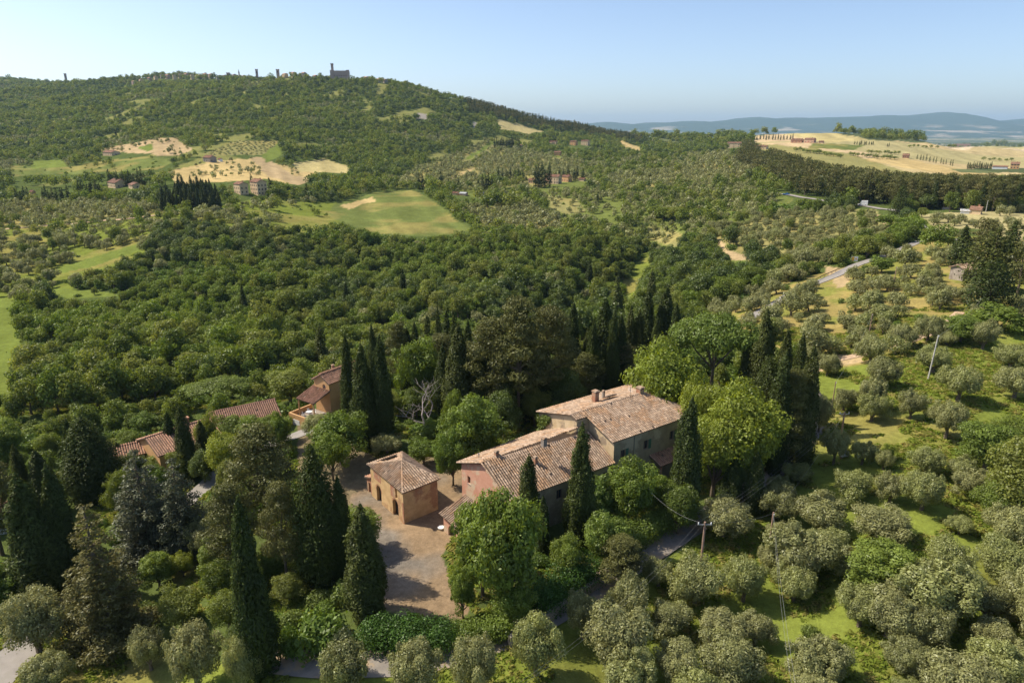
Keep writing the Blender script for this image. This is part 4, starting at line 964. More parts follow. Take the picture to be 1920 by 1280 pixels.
def t_cypress(seed, lod, H=14., Rm=1.75, mat='cypress', lump=.30):
    r = np.random.default_rng(seed); n = [95, 34, 13][lod]; h = (np.arange(n)+.5)/n; h = h**1.0; th = np.arange(n)*2.39996+seed
    R_ = cyp_r(h)*Rm*(1+r.normal(0, lump*.55, n)); C_ = np.stack([R_*.70*np.cos(th), R_*.70*np.sin(th), .5+h*(H-1.1)], 1)
    Rc = np.clip(R_*.50, .20, None)*[1, 1.2, 1.5][lod]*r.uniform(.85, 1.15, n)
    parts = [clumps(r, C_, Rc, [300, 110, 34][lod], [.145, .26, .50][lod], (1, 1, 2.0), .45, 2.2, .05, center=None, jit=.7)]
    tip = np.stack([r.normal(0, .07, 6), r.normal(0, .07, 6), H-np.array([.2, .5, .8, 1.1, 1.5, 2.])], 1)
    parts.append(clumps(r, tip, np.array([.12, .16, .2, .25, .3, .35]), 40, .13, (1, 1, 2.2), .5, 2.2, .1))
    return lmesh('cypress_crown', parts, M[mat]), trunk_mesh('cypress_trunk', [([(0, 0, -1.), (0, 0, 1.2), (0, 0, H*.8)], [.28, .22, .06])])
def t_conifer(seed, lod, mat, H=16., Rm=3.6, tiers=13, droop=.12, name='cedar', bare=.08, flat=.30):
    r = np.random.default_rng(seed); C_ = []; Rc = []; lb = [([(0, 0, -1), (0, 0, H*.5), (0, 0, H*.97)], [.36, .24, .05])]
    tiers = [tiers, 9, 6][lod]
    for i in range(tiers):
        h = bare+(1-bare)*(i/(tiers-.3)); rr = Rm*(1-h)**.72*(.85+.3*r.random())+.25; nb = max(3, int(([9, 6, 4][lod])*(.4+.6*(1-h)))); z = h*H
        for k in range(nb):
            a = 2*math.pi*(k+r.random()*.6)/nb+i*1.1; q = rr*r.uniform(.8, 1.12)
            for f in (.45, .85) if lod < 2 else (.7,):
                C_.append((q*f*math.cos(a), q*f*math.sin(a), z-droop*q*f*f*1.6+r.normal(0, .1))); Rc.append(max(.32, q*.30*(1.15-f*.35)))
            if lod == 0: lb.append(([(0, 0, z), (q*math.cos(a), q*math.sin(a), z-droop*q*1.6)], [.07, .02]))
    C_ = np.array(C_); Rc = np.array(Rc)
    v = clumps(r, C_, Rc, [130, 60, 26][lod], [.17, .32, .7][lod], (1.1, 1.1, flat*1.9), .35, 2.0, .2)
    return lmesh(name+'_crown', [v], M[mat]), trunk_mesh(name+'_trunk', lb)
def t_pine(seed, lod, mat='pine', H=15., Wd=8., name='pine', low=.35):
    "old open pine: billowing pads held up by bare limbs"
    r = np.random.default_rng(seed); n = [30, 14, 6][lod]; C_ = []; Rc = []
    for i in range(n):
        h = low+(1-low)*(i+.5)/n; a = i*2.4+r.random(); q = Wd/2*math.sin(math.pi*min(1, (h-low)/(1-low)*.62+.34))*r.uniform(.45, .95)
        C_.append((q*math.cos(a), q*math.sin(a), h*H-.5)); Rc.append(r.uniform(1.0, 1.7)*Wd/8*[1, 1.25, 1.7][lod])
    C_ = np.array(C_); Rc = np.array(Rc); v = clumps(r, C_, Rc, [480, 140, 44][lod], [.18, .36, .75][lod], (1.25, 1.25, .45), .4, 1.9, .15)
    return lmesh(name+'_crown', [v], M[mat]), trunk_mesh(name+'_trunk', limbs_for(r, C_, 0, H*.5, .27, 9 if lod == 0 else 3), 'bark')
def t_umbrella(seed, lod, H=9., Wd=11.):
    r = np.random.default_rng(seed); n = [44, 20, 8][lod]; a = r.random(n)*6.28; q = np.sqrt(r.random(n))*Wd/2*.86
    C_ = np.stack([q*np.cos(a), q*np.sin(a), H-1.1-(q/(Wd/2))**2*1.5+r.normal(0, .15, n)], 1); Rc = r.uniform(.8, 1.3, n)*[1, 1.25, 1.8][lod]
    v = clumps(r, C_, Rc, [400, 120, 44][lod], [.18, .36, .75][lod], (1.1, 1.1, .7), .5, 1.7, .1)
    return lmesh('umbrella_pine_crown', [v], M['shrub']), trunk_mesh('umbrella_pine_trunk', limbs_for(r, C_, 0, H*.45, .24, 9))
def t_bush(seed, lod, mat='shrub'):
    r = np.random.default_rng(seed); n = [13, 8, 4][lod]; d = spiral(n, r, .0)
    C_ = d*np.array([1.05, 1.0, .8])*r.uniform(.5, 1.05, (n, 1))+np.array([0, 0, .45]); Rc = r.uniform(.45, .75, n)*[1, 1.2, 1.5][lod]
    v = clumps(r, C_, Rc, [230, 80, 24][lod], [.135, .22, .45][lod], (1, 1, .85), .3, 1.5, .15)
    return lmesh('bush_foliage', [v], M[mat]), None
KIND = {   # kind: (builder, name, category, crown part, phrase)
 'olive': (t_olive, 'olive_tree', 'olive tree', 'silvery olive tree'),
 'oak': (lambda s, l: t_broad(s, l, 'oak'), 'broadleaf_tree', 'tree', 'round broadleaf tree'),
 'holm': (lambda s, l: t_broad(s, l, 'holm'), 'broadleaf_tree', 'tree', 'dark round tree'),
 'lime': (lambda s, l: t_broad(s, l, 'lime', 12, 9, nc=(88, 32, 9), rc=(.45, 1.15), per=(240, 90, 36)), 'broadleaf_tree', 'tree', 'yellow green broadleaf tree'),
 'ash': (lambda s, l: t_broad(s, l, 'ash', 9, 8, nc=(64, 26, 8), rc=(.45, 1.1), per=(230, 84, 36)), 'broadleaf_tree', 'tree', 'fresh green tree'),
 'walnut': (lambda s, l: t_broad(s, l, 'walnut', 9, 8, nc=(90, 34, 9), rc=(.42, 1.05), per=(240, 88, 36)), 'broadleaf_tree', 'tree', 'dense green tree'),
 'cypress': (t_cypress, 'cypress_tree', 'cypress', 'dark slim cypress'),
 'cypbroad': (lambda s, l: t_cypress(s, l, 14., 2.9, 'cypress', .3), 'cypress_tree', 'cypress', 'broad dark cypress'),
 'pine': (t_pine, 'pine_tree', 'pine', 'dark pine'),
 'cedar': (lambda s, l: t_conifer(s, l, 'cedar', 15, 4.4), 'cedar_tree', 'cedar', 'blue grey cedar'),
 'fir': (lambda s, l: t_conifer(s, l, 'pine', 18, 4.0, 15, .05, 'fir', flat=.22), 'fir_tree', 'fir', 'tall layered conifer'),
 'umbrella': (t_umbrella, 'umbrella_pine_tree', 'pine', 'umbrella shaped pine'),
 'bush': (t_bush, 'bush', 'bush', 'green bush'),
 'vine': (lambda s, l: t_bush(s, l, 'olive'), 'vine_row', 'bush', 'vine'),
}
HREF = dict(olive=4.9, oak=9., holm=9., lime=12., ash=9., walnut=9., cypress=14., cypbroad=14., pine=15., cedar=15., fir=18., umbrella=9., bush=1.9, vine=1.9)
WREF = dict(olive=5.6, oak=7.4, holm=7.4, lime=9.2, ash=8.2, walnut=8.2, cypress=3.7, cypbroad=6., pine=8.6, cedar=8.6, fir=8., umbrella=11.5, bush=3., vine=3.)
PROTO = {}
def proto(kind, i, lod):
    nv = {0: 5, 1: 4, 2: 3}[lod]; key = (kind, i % nv, lod)
    if key not in PROTO: PROTO[key] = KIND[kind][0](100+37*key[1]+11*lod+sum(map(ord, kind)), lod)
    return PROTO[key]
def put_tree(kind, p, sx, sz, rz, i, lod, label, group=None, merged=False):
    cm, tm = proto(kind, i, lod); _, nm, cat, _ = KIND[kind]
    if tm is None:
        o = link(nm, cm, None, p); o.scale = (sx, sx*random.uniform(.9, 1.1), sz); o.rotation_euler.z = rz; return tag(o, label, cat, group)
    root = empty(nm, p, rz); root.scale = (sx, sx*random.uniform(.93, 1.07), sz); tag(root, label, cat, group)
    link('crown', cm, root); link('trunk', tm, root); return root
PLACED = []           # (X, Y, radius) of hand placed things, kept clear of scattered ones
def hand(kind, x, yb, ytop, wpx, label, i=None, group=None, Y=None):
    "a tree whose foot is seen (or would be seen) at x,yb and whose top is seen at ytop"
    if Y is None: g = gnd(x, yb)
    else: u, f, d = ray(x, 600); g = Vector((u/f*Y, Y, 0)); 
    v = (640-ytop)/F; htop = CAMH+g.y*math.tan(math.atan(v)-PITCH)
    if Y is not None:
        u, f, d = ray(x, ytop); g.x = u/f*Y; g.z = zt1(g.x, Y)
        vv = (640-ytop)/F; htop = CAMH + d/f*Y
    h = max(1.0, htop-g.z); s = px_per_m(g.y, g.z+h/2); w_ = wpx/s
    dist = g.y; lod = 0 if dist < 150 else 1 if dist < 420 else 2
    put_tree(kind, g-Vector((0, 0, .15)), w_/WREF[kind], h/HREF[kind], random.random()*6.28, i if i is not None else random.randrange(20), lod, label, group)
    PLACED.append((g.x, g.y, w_*.42 if kind != 'bush' else w_*.35)); return g

cy = 'cypress'
H_ = [
 (cy,690,1152,938,72,'broad solitary cypress standing at the edge of the dirt yard'),
 (cy,490,1262,925,66,'tallest cypress in the foreground, with a bare foot beside the lane'),
 ('cypbroad',605,1085,825,86,'wide dark cypress left of the barn'),
 (cy,648,1085,885,42,'narrow cypress squeezed behind the yard cypress, left of the barn'),
 (cy,85,1125,882,78,'heavy cypress near the left edge, left one of the close pair'),
 (cy,137,1105,866,58,'heavy cypress near the left edge, right one of the close pair'),
 (cy,55,965,830,30,'slim cypress behind the left edge pair, left one'),
 (cy,92,965,840,42,'slim cypress behind the left edge pair, right one'),
 ('cypbroad',180,935,775,92,'broad bushy cypress clump left of the cedars'),
 (cy,152,925,782,30,'thin cypress on the left shoulder of the broad cypress clump'),
 (cy,330,885,768,30,'left one of three slim cypresses in front of the orange roof'),
 (cy,357,900,758,36,'middle and tallest of three slim cypresses in front of the orange roof'),
 (cy,388,885,785,28,'right one of three slim cypresses in front of the orange roof'),
 (cy,232,905,826,30,'short cypress in front of the small white walled house'),
 (cy,262,890,818,26,'short cypress left of the orange roof chimney'),
 (cy,490,805,762,18,'very small cypress in front of the plain brown roof'),
 (cy,660,812,622,30,'leftmost cypress of the clump right of the orange house'),
 (cy,689,835,640,46,'thick cypress at the front of the clump right of the orange house'),
 (cy,723,835,622,36,'rightmost tall cypress of the clump right of the orange house'),
 (cy,706,770,603,24,'thin cypress at the back of the clump right of the orange house'),
 (cy,833,775,643,30,'lower left cypress of the pair behind the dead tree'),
 (cy,863,785,603,46,'tall pointed cypress of the pair behind the dead tree'),
 (cy,908,785,611,36,'single pointed cypress left of the big old pine'),
 (cy,1071,745,562,32,'very slim tall cypress right of the big old pine'),
 (cy,1128,745,556,50,'ragged brown green cypress behind the farmhouse roof'),
 (cy,1158,740,586,34,'first cypress right of the ragged one behind the farmhouse'),
 (cy,1176,715,570,26,'second slim cypress right of the ragged one behind the farmhouse'),
 (cy,1192,715,576,26,'third slim cypress right of the ragged one behind the farmhouse'),
 (cy,1208,690,538,34,'left one of two dark cypresses above the bright tree'),
 (cy,1241,690,534,40,'right one of two dark cypresses above the bright tree'),
 (cy,805,705,588,22,'small pointed cypress above the fresh green dome tree'),
 (cy,824,690,568,16,'left thin cypress top in the dark row behind the pointed cypress'),
 (cy,840,700,578,26,'middle cypress top in the dark row behind the pointed cypress'),
 (cy,853,700,580,22,'right cypress top in the dark row behind the pointed cypress'),
 (cy,986,780,612,40,'dark cypress in the shade of the big pine, left one'),
 (cy,1018,785,640,38,'dark cypress in the shade of the big pine, right one'),
 (cy,1085,1020,788,50,'tall cypress standing against the long side of the farmhouse'),
 (cy,991,1010,848,42,'cypress with rounded top rising in front of the farmhouse roof'),
 (cy,1017,1035,925,26,'shadowed thin cypress beside the farmhouse corner'),
 (cy,1280,965,738,54,'big cypress at the right end of the farmhouse'),
 (cy,1370,955,846,34,'left one of two stubby cypresses at the lane bend'),
 (cy,1408,962,843,36,'right one of two stubby cypresses at the lane bend'),
 (cy,1416,790,573,42,'tallest cypress in the clump right of the umbrella pine'),
 (cy,1390,780,617,30,'small cypress left of the tallest one beside the umbrella pine'),
 (cy,1456,800,608,34,'middle cypress in the clump right of the umbrella pine'),
 (cy,1482,815,620,34,'rightmost cypress in the clump beside the olive slope'),
 (cy,1497,870,640,44,'long shadowed cypress on the right side of the dark clump'),
 (cy,1447,885,655,44,'dark cypress in front within the clump above the lane'),
 ('pine',1470,880,690,74,'dark brownish green evergreen at the right side of the park'),
 ('cypbroad',1425,850,660,70,'dark evergreen mass behind the yellow green trees'),
 ('fir',210,1205,938,150,'tall layered conifer in the left foreground'),
 ('cedar',285,1040,835,135,'blue grey cedar in front of the orange roofed house'),
 ('cedar',350,1040,850,110,'second blue grey cedar right of the first'),
 ('pine',505,1010,792,130,'big dark round conifer behind the tallest foreground cypress'),
 ('pine',445,1080,905,96,'dull green bushy conifer left of the tallest foreground cypress'),
 ('pine',540,1100,900,80,'deep shaded conifer between the two big foreground cypresses'),
 ('pine',5,1040,850,100,'big dark tree cut by the left edge of the picture'),
 ('pine',925,790,592,96,'left billowing lobe of the big old pine behind the dead tree'),
 ('pine',972,800,550,104,'big old pine with billowing crown behind the dead tree'),
 ('pine',1030,780,572,92,'right half companion of the big old pine'),
 ('pine',885,775,640,80,'brownish pine in shade left of the big old pine'),
 ('pine',752,740,600,50,'dull pine behind the fresh green dome tree'),
 ('pine',1100,765,660,70,'dark pine thicket behind the farmhouse eave'),
 ('pine',1165,740,640,70,'brownish evergreen just behind the far roof corner'),
 (cy,768,735,612,28,'dark cypress behind the left side of the fresh green dome tree'),
 (cy,930,745,622,28,'dark cypress overlapped by the left side of the big old pine'),
 (cy,1050,740,600,28,'dark cypress at the right edge of the big old pine'),
 (cy,1098,740,612,26,'dark cypress left of the ragged brown green one'),
 (cy,1225,720,590,26,'shaded cypress under the two above the bright tree'),
 (cy,880,740,596,26,'tall dark spire between the pointed cypress and the old pine'),
 (cy,948,800,640,30,'dark cypress standing before the trunk of the old pine'),
 (cy,1108,760,592,26,'dark spire immediately left of the ragged cypress'),
 (cy,1145,760,575,26,'dark spire immediately right of the ragged cypress'),
 (cy,782,735,600,24,'slim dark spire just left of the small pointed cypress'),
 (cy,1260,700,566,26,'lower dark spire right of the pair above the bright tree'),
 ('pine',830,745,625,70,'dull pine in the dark row behind the pointed cypress pair'),
 ('cypbroad',1005,745,585,44,'brownish broad cypress at the back of the park'),
 ('holm',1060,790,690,80,'dark leafy mass behind the farmhouse chimney'),
 ('holm',945,820,730,70,'dark undergrowth tree below the big old pine'),
 ('ash',788,760,628,84,'fresh green dome tree behind the dead tree'),
 ('ash',855,830,716,46,'feathery fresh green sapling right of the dead tree'),
 ('walnut',888,885,735,124,'dense round green tree left of the farmhouse roof'),
 ('walnut',850,910,800,60,'lower green tree beside the gap between barn and farmhouse'),
 ('ash',795,870,818,68,'low bright green tree behind the barn roof'),
 ('olive',725,850,812,64,'grey green round tree behind the barn, left of its roof'),
 ('oak',1002,800,720,56,'small bright green tree behind the farmhouse corner'),
 ('ash',640,870,762,110,'fresh green feathery tree right of the round dark conifer'),
 ('ash',625,900,800,70,'darker green tree in front of the feathery tree beside the barn'),
 ('lime',430,900,800,76,'bright leafy tree right of the three slim cypresses'),
 ('oak',545,755,690,88,'bright green tree immediately left of the orange house'),
 ('umbrella',410,768,712,118,'wide umbrella shaped tree behind the plain brown roof'),
 ('ash',645,745,700,20,'sliver of bright tree beside the orange house'),
 ('walnut',940,1150,908,160,'huge leafy tree in front of the farmhouse, right crown'),
 ('walnut',905,1120,935,120,'huge leafy tree in front of the farmhouse, left crown'),
 ('walnut',868,1158,1060,56,'small round tree at the yard end of the huge leafy tree'),
 ('ash',960,1175,1090,90,'leafy shrub tree at the foot of the huge leafy tree'),
 ('lime',1235,830,612,130,'big yellow green tree behind the far end of the farmhouse'),
 ('lime',1375,915,690,150,'tallest yellow green tree of the pair right of the farmhouse'),
 ('lime',1335,930,760,110,'yellow green tree just right of the big farmhouse cypress'),
 ('lime',1300,880,690,90,'yellow green tree between the farmhouse and the tallest one'),
 ('umbrella',1330,760,583,160,'wide flat crowned umbrella pine above the park'),
 ('ash',1180,985,862,104,'feathery light green tree beside the long farmhouse wall'),
 ('ash',1225,960,880,70,'feathery tree right of the light green one at the wall'),
 ('ash',1060,1090,1000,70,'light green shrub tree below the wall cypress'),
 ('pine',1165,1095,1005,88,'low brownish juniper beside the lane'),
 ('walnut',1135,1060,960,90,'dark green shrub tree in the farmhouse garden'),
 ('oak',1270,1000,905,80,'green shrub tree at the lane end of the garden'),
 ('lime',345,1080,1030,44,'small yellow green tree in the sunny clearing'),
 ('oak',345,905,842,50,'low tree below the orange roof, behind the cedars'),
 ('oak',295,905,850,60,'rounded tree below the left end of the orange roof'),
 ('walnut',440,835,776,84,'leafy tree hiding the wall below the plain brown roof'),
 ('oak',520,835,775,60,'small tree at the right end of the plain brown roof'),
 ('walnut',420,850,795,50,'low leafy tree between the two tiled roofs'),
 ('oak',235,965,880,60,'dark tree in front of the small white walled house'),
 ('olive',600,815,775,60,'garden tree below the terrace of the orange house'),
 ('oak',396,870,770,44,'rounded tree between the orange roof and the plain brown roof'),
 ('walnut',485,850,776,60,'leafy tree in front of the middle of the plain brown roof'),
 ('holm',385,905,838,50,'dark tree below the three slim cypresses'),
 ('walnut',528,850,774,46,'leafy tree before the right end of the plain brown roof'),
 ('holm',250,915,850,56,'dark tree beside the left end of the orange roof'),
 ('olive',392,1045,970,78,'rounded grey bush tree right of the cedars'),
 ('oak',415,1130,1050,70,'glossy green shrub right of the clearing'),
 ('oak',430,1175,1110,70,'dark glossy shrub behind the foreground olives'),
 ('oak',345,1170,1100,76,'glossy leaved shrub under the layered conifer'),
 ('walnut',300,1100,1035,70,'dark shrub left of the sunny clearing'),
 ('olive',75,1222,1106,116,'olive tree hanging over the entrance road'),
 ('olive',95,1300,1228,90,'olive tree on the verge in the bottom left corner'),
 ('olive',160,1170,1105,70,'grey olive between the road and the layered conifer'),
 ('olive',372,1292,1170,98,'first olive tree in the bottom row, left of the tall cypress'),
 ('olive',458,1292,1190,76,'second olive tree in the bottom row, touching the tall cypress'),
 ('olive',285,1255,1175,70,'small olive tree behind the bottom row under the layered conifer'),
 ('olive',655,1300,1195,112,'third olive tree in the bottom row, right of the lane end'),
 ('olive',778,1306,1204,104,'fourth olive tree in the bottom row, below the hedge'),
 ('olive',893,1300,1190,98,'fifth olive tree in the bottom row, below the huge leafy tree'),
 ('olive',1005,1268,1148,96,'upright olive tree right of the bottom row beside the lane'),
 ('olive',1092,1195,1112,80,'olive tree beside the lane below the garden wall'),
 ('olive',1178,1165,1082,84,'olive tree at the lane junction left of the brown pole'),
 ('bush',605,1210,1140,110,'big green garden bush left of the hedge by the yard'),
 ('bush',545,1225,1170,50,'small round bush between the tall cypress and the garden bush'),
 ('oak',1395,300,270,20,'x') if False else None,
 # right hand slope
 ('olive',1353,1005,935,104,'large olive tree between the brown pole and the dark pole'),
 ('olive',1393,1125,1045,88,'olive tree right below the foot of the dark pole'),
 ('olive',1487,1125,1058,84,'olive tree right of the long falling wires'),
 ('olive',1535,1000,928,108,'large olive tree right of the dark pole top'),
 ('olive',1590,935,880,84,'olive tree above the large one right of the dark pole'),
 ('olive',1668,942,885,64,'olive tree left of the sunny one with a visible trunk'),
 ('olive',1727,955,882,78,'olive tree with a visible trunk in the lower meadow'),
 ('olive',1647,1010,950,110,'broad olive tree in the middle of the lower slope'),
 ('walnut',1650,1115,1020,150,'tangle of green climbing leaves over a tree in the lower grove'),
 ('olive',1775,1090,1012,96,'olive tree beside the deep shadow in the lower grove'),
 ('olive',1797,1000,965,50,'small olive tree standing in dry grass'),
 ('olive',1875,1085,1010,110,'olive tree at the right edge above the vines'),
 ('olive',1820,930,880,84,'olive tree beside the white hive box'),
 ('walnut',1845,880,790,110,'dark green bushy tree at the right side of the meadow'),
 ('oak',1905,850,780,90,'bright green shrub mass at the right edge of the meadow'),
 ('lime',1663,862,828,26,'tiny yellow green sapling in the meadow'),
 ('olive',1520,638,604,40,'olive tree at the top left of the slope, beside the dark clump'),
 ('olive',1630,590,543,48,'olive tree upslope with its trunk against dry grass'),
 ('olive',1675,580,545,40,'olive tree right of the slim pole on the upper slope'),
 ('olive',1583,615,585,42,'low olive tree on the upper slope above the slim pole foot'),
 ('olive',1690,652,605,60,'olive tree touching the dirt track'),
 ('olive',1738,640,590,58,'olive tree just above the tall pale pole'),
 ('olive',1630,680,628,60,'rounded olive tree right of the bare earth patch'),
 ('olive',1551,704,662,50,'olive tree standing on the bare earth patch'),
 ('olive',1518,685,648,42,'slim olive tree left of the bare earth patch'),
 ('olive',1553,662,628,46,'light olive tree behind the bare earth patch'),
 ('olive',1655,728,668,66,'olive tree in the centre of the green meadow'),
 ('olive',1630,775,705,60,'olive tree below the one in the centre of the meadow'),
 ('olive',1634,790,735,56,'lower one of the touching olive trees in the meadow'),
 ('olive',1707,785,730,54,'small round olive tree alone in the meadow'),
 ('olive',1748,700,646,74,'olive tree immediately behind the tall pale pole'),
 ('olive',1795,752,682,72,'large olive tree right of the tall pale pole'),
 ('olive',1772,822,748,72,'olive tree casting its shadow down the right meadow'),
 ('olive',1841,655,600,54,'olive tree with a dark twisted trunk on dry grass'),
 ('olive',1774,648,620,44,'low olive tree by the end of the dirt track'),
 ('olive',1893,690,645,70,'olive tree near the right edge on the upper meadow'),
 ('olive',1900,745,685,74,'olive tree at the right edge above the bush mass'),
 ('olive',1580,770,725,50,'thin olive tree beside the pole at the park corner'),
 ('olive',1535,810,738,44,'shaded olive tree left of the corner pole'),
 ('olive',1562,870,800,52,'olive tree below the corner poles'),
 ('olive',1615,870,825,54,'olive tree beside the stack of white boxes'),
 ('olive',1655,880,842,36,'slight olive tree right of the stack of white boxes'),
 ('olive',1735,890,838,66,'olive tree at the lower end of the meadow'),
 ('olive',1800,905,855,60,'olive tree in front of the dark green bushy tree'),
 ('olive',1495,905,870,60,'olive tree in shade where the lane bends'),
 ('olive',1458,935,890,50,'dark olive tree at the foot of the park cypresses'),
 ('walnut',1800,640,590,90,'spreading green shrub tree right of the dirt track'),
 ('walnut',1870,620,575,100,'wide green thicket under the dark cypress clump'),
 ('olive',1482,592,548,46,'olive tree covering the near end of the side road'),
 ('olive',1440,612,566,50,'olive tree left of the one covering the side road'),
 ('walnut',1652,512,478,50,'green roadside tree right of the billboard'),
 ('olive',1695,500,466,46,'olive tree beside the side road above the billboard'),
 ('bush',1622,512,494,30,'roadside bush at the foot of the billboard'),
 # hut clump
 (cy,1798,500,420,34,'left cypress of the dark clump above the stone hut'),
 ('cypbroad',1850,545,425,84,'broad dark evergreen in the clump right of the hut'),
 ('cypbroad',1850,588,482,70,'lower dark evergreen in front of the clump right of the hut'),
 (cy,1882,520,412,34,'tall cypress top on the right of the hut clump'),
 ('pine',1905,560,450,70,'dark pine at the right edge behind the hut clump'),
 ('pine',1832,500,405,50,'greyish ragged tree at the top of the hut clump'),
 ('olive',1840,545,510,30,'grey shrub tree against the stone hut wall'),
 ('cypbroad',1684,402,345,28,'lone broad cypress beside the main road bend'),
 ('oak',1728,408,388,22,'round tree at the junction of the two roads'),
 ('walnut',1755,470,424,60,'green tree where the side road meets the main road'),
 ('walnut',1705,440,402,56,'dark green tree beneath the main road bend'),
 ('walnut',1660,425,400,44,'green roadside thicket under the main road'),
 ('oak',1555,475,445,46,'green tree by the billboard orchard corner'),
]
for q in H_:
    if q: hand(q[0], q[1], q[2], q[3], q[4], q[5])

for P_i, R_i, root_i in IVY:
    o_ = P_i[0].copy(); v_ = clumps(np.random.default_rng(1), P_i-o_, R_i, 60, .16, (1, 1, 1), .2, 1.3, .1); link('creeper', lmesh('creeper', [v_], M['shrub']), root_i, Vector(o_))
# dead tree with bleached limbs
def dead_tree():
    g = gnd(800, 850); g = Vector((at(800, 815, 0).x, at(800, 815, 0).y, 0)); g.z = zt1(g.x, g.y); r = random.Random(3)
    root = thing('dead_tree', g, 'bare bleached dead tree among the dark cypresses', 'dead tree'); m = MB()
    def grow(p, d, L, rad, n):
        pts = [p]; q = p.copy(); dd = d.copy()
        for i in range(3):
            dd = (dd+Vector((r.uniform(-.25, .25), r.uniform(-.25, .25), r.uniform(-.06, .16)))).normalized(); q = q+dd*L/3; pts.append(q.copy())
        (tr if n == 4 else m).tube(pts, [rad, rad*.85, rad*.7, rad*.5], 5)
        if n > 0:
            for k in range(3 if n > 2 else 3):
                a = r.uniform(0, 6.28); s = Vector((math.cos(a), math.sin(a), r.uniform(-.1, .5))).normalized()
                grow(pts[r.choice([1, 2, 3]) if k else 3], (dd*.65+s*.9).normalized(), L*r.uniform(.55, .85), rad*.5, n-1)
    tr = MB(); grow(Vector((0, 0, -1)), Vector((0, 0, 1)), 4.6, .30, 4)
    m.build('branches', M['deadwood'], root); tr.build('trunk', M['deadwood'], root)
dead_tree()

# hedges: one clipped mass each
def hedge(pts, wd, ht, label, mat='hedge', name='hedge'):
    P = [gnd(*q) for q in pts]; C_ = []; Rc = []; r = np.random.default_rng(len(label))
    for a, b in zip(P[:-1], P[1:]):
        L = (b-a).length; n = int(L/.8)+1
        for i in range(n):
            q = a+(b-a)*(i/n); z = zt1(q.x, q.y)
            for k in (-1, 0, 1):
                for h in (.35, .8): C_.append((q.x+r.normal(0, .12)+k*wd*.3*(b-a).normalized().y, q.y-k*wd*.3*(b-a).normalized().x, z+ht*h+r.normal(0, .22))); Rc.append(wd*.22*r.uniform(.6, 1.5)+.2)
    C_ = np.array(C_); o = C_[0].copy(); v = clumps(r, C_-o, np.array(Rc), 200, .15, (1, 1, .9), .3, 1.4, .1)
    ob = link(name, lmesh(name, [v], M[mat]), None, Vector(o)); tag(ob, label, 'hedge')
    for p in P: PLACED.append((p.x, p.y, wd))
hedge([(690,1205),(760,1212),(850,1212)], 3.4, 2.4, 'thick dark green hedge closing the bottom of the dirt yard')
hedge([(865,1205),(905,1200),(955,1190)], 2.6, 2.0, 'brighter leafy hedge continuing right of the dark yard hedge', 'walnut')
hedge([(1010,1150),(1060,1115),(1110,1080)], 3.6, 3.0, 'dark garden hedge above the stone lane wall, lower stretch')
hedge([(1130,1060),(1190,1020),(1250,985),(1290,955)], 3.4, 2.8, 'green garden hedge along the lane, upper stretch', 'walnut')

# garden wall along the lane
def lane_wall():
    P = [gnd(*q) for q in [(955,1212),(1010,1178),(1060,1142),(1115,1105),(1140,1086)]]; m = MB()
    for a, b in zip(P[:-1], P[1:]):
        d = (b-a); d.z = 0; L = d.length; d.normalize(); n = Vector((d.y, -d.x, 0)); m.obox(a-n*.2-UP*1.0, b-a, n*.4, UP*2.2); m.obox(a-n*.27+UP*1.2, b-a, n*.54, UP*.12)
    tag(m.build('garden_wall', M['stone']), 'low stone wall between the garden hedge and the lane', 'wall')
lane_wall()

# ------------------------------------------------------------------ poles, wires, small things
def pole(x, yb, yt, label, arms=0, mat='pole', r=.13, lean=0, Y=None):
    g = gnd(x, yb); vv = (640-yt)/F; u, f, d = ray(x, yt); h = CAMH+d/f*g.y-g.z
    root = thing('utility_pole', g, label, 'utility pole'); root.rotation_euler.y = lean
    m = MB(); m.tube([(0, 0, -1), (0, 0, h)], [r*1.25, r*.8], 9); m.build('post', M[mat], root); tops = [g+Vector((math.sin(lean)*h, 0, h-.15))]
    if arms:
        c = MB(); c.box((-.85, -.06, h-.45), (.85, .06, h-.33)); a = c.build('crossarm', M['metal'], root)
        for k in (-.75, 0, .75):
            i_ = MB(); i_.tube([(k, 0, h-.33), (k, 0, h-.18), (k, 0, h-.02)], [.05, .09, .04], 8); i_.build('insulator', M['white'], a)
        tops = [g+Vector((k, 0, h-.02)) for k in (-.75, 0, .75)]
    else:
        c = MB(); c.tube([(.0, -.12, h-.2), (0, -.3, h-.2), (0, -.3, h-.05)], [.03, .03, .05], 6); c.build('insulator', M['white'], root)
    return tops
PB = pole(1311, 1092, 978, 'brown wooden pole with white insulators beside the lane', 1, r=.15)
PD = pole(1440, 1040, 960, 'dark pole where the long falling wires start', 0, 'pole')
PC = pole(1740, 711, 628, 'tall pale slightly leaning pole in the meadow', 0, 'concrete', .13, .04)
P5 = pole(1576, 822, 772, 'wooden pole with insulators at the corner of the park', 1, r=.16)
P6 = pole(1557, 782, 715, 'thin dark pole just behind the corner pole', 0, 'pole', .10)
P7 = pole(1629, 630, 588, 'slim pole among the upper slope olives', 0, 'pole', .10)
P8 = pole(1848, 586, 540, 'pale pole in front of the dark hut clump', 0, 'concrete', .12)
P9 = pole(1674, 542, 500, 'distant slim pole above the upper olives', 0, 'pole', .12)
pole(1703, 402, 376, 'roadside pole near the junction', 0, 'concrete', .12) if False else None
pole(1848, 398, 376, 'grey pole right of the stone cottage', 0, 'concrete', .14)
def wire(a, b, sag, label, r=.008):
    n = 16; pts = [a.lerp(b, i/n)-UP*sag*4*(i/n)*(1-i/n) for i in range(n+1)]; m = MB(); m.tube([p-pts[0] for p in pts], r, 5); o = m.build('wire', M['wire'], None, pts[0]); return tag(o, label, 'wire')
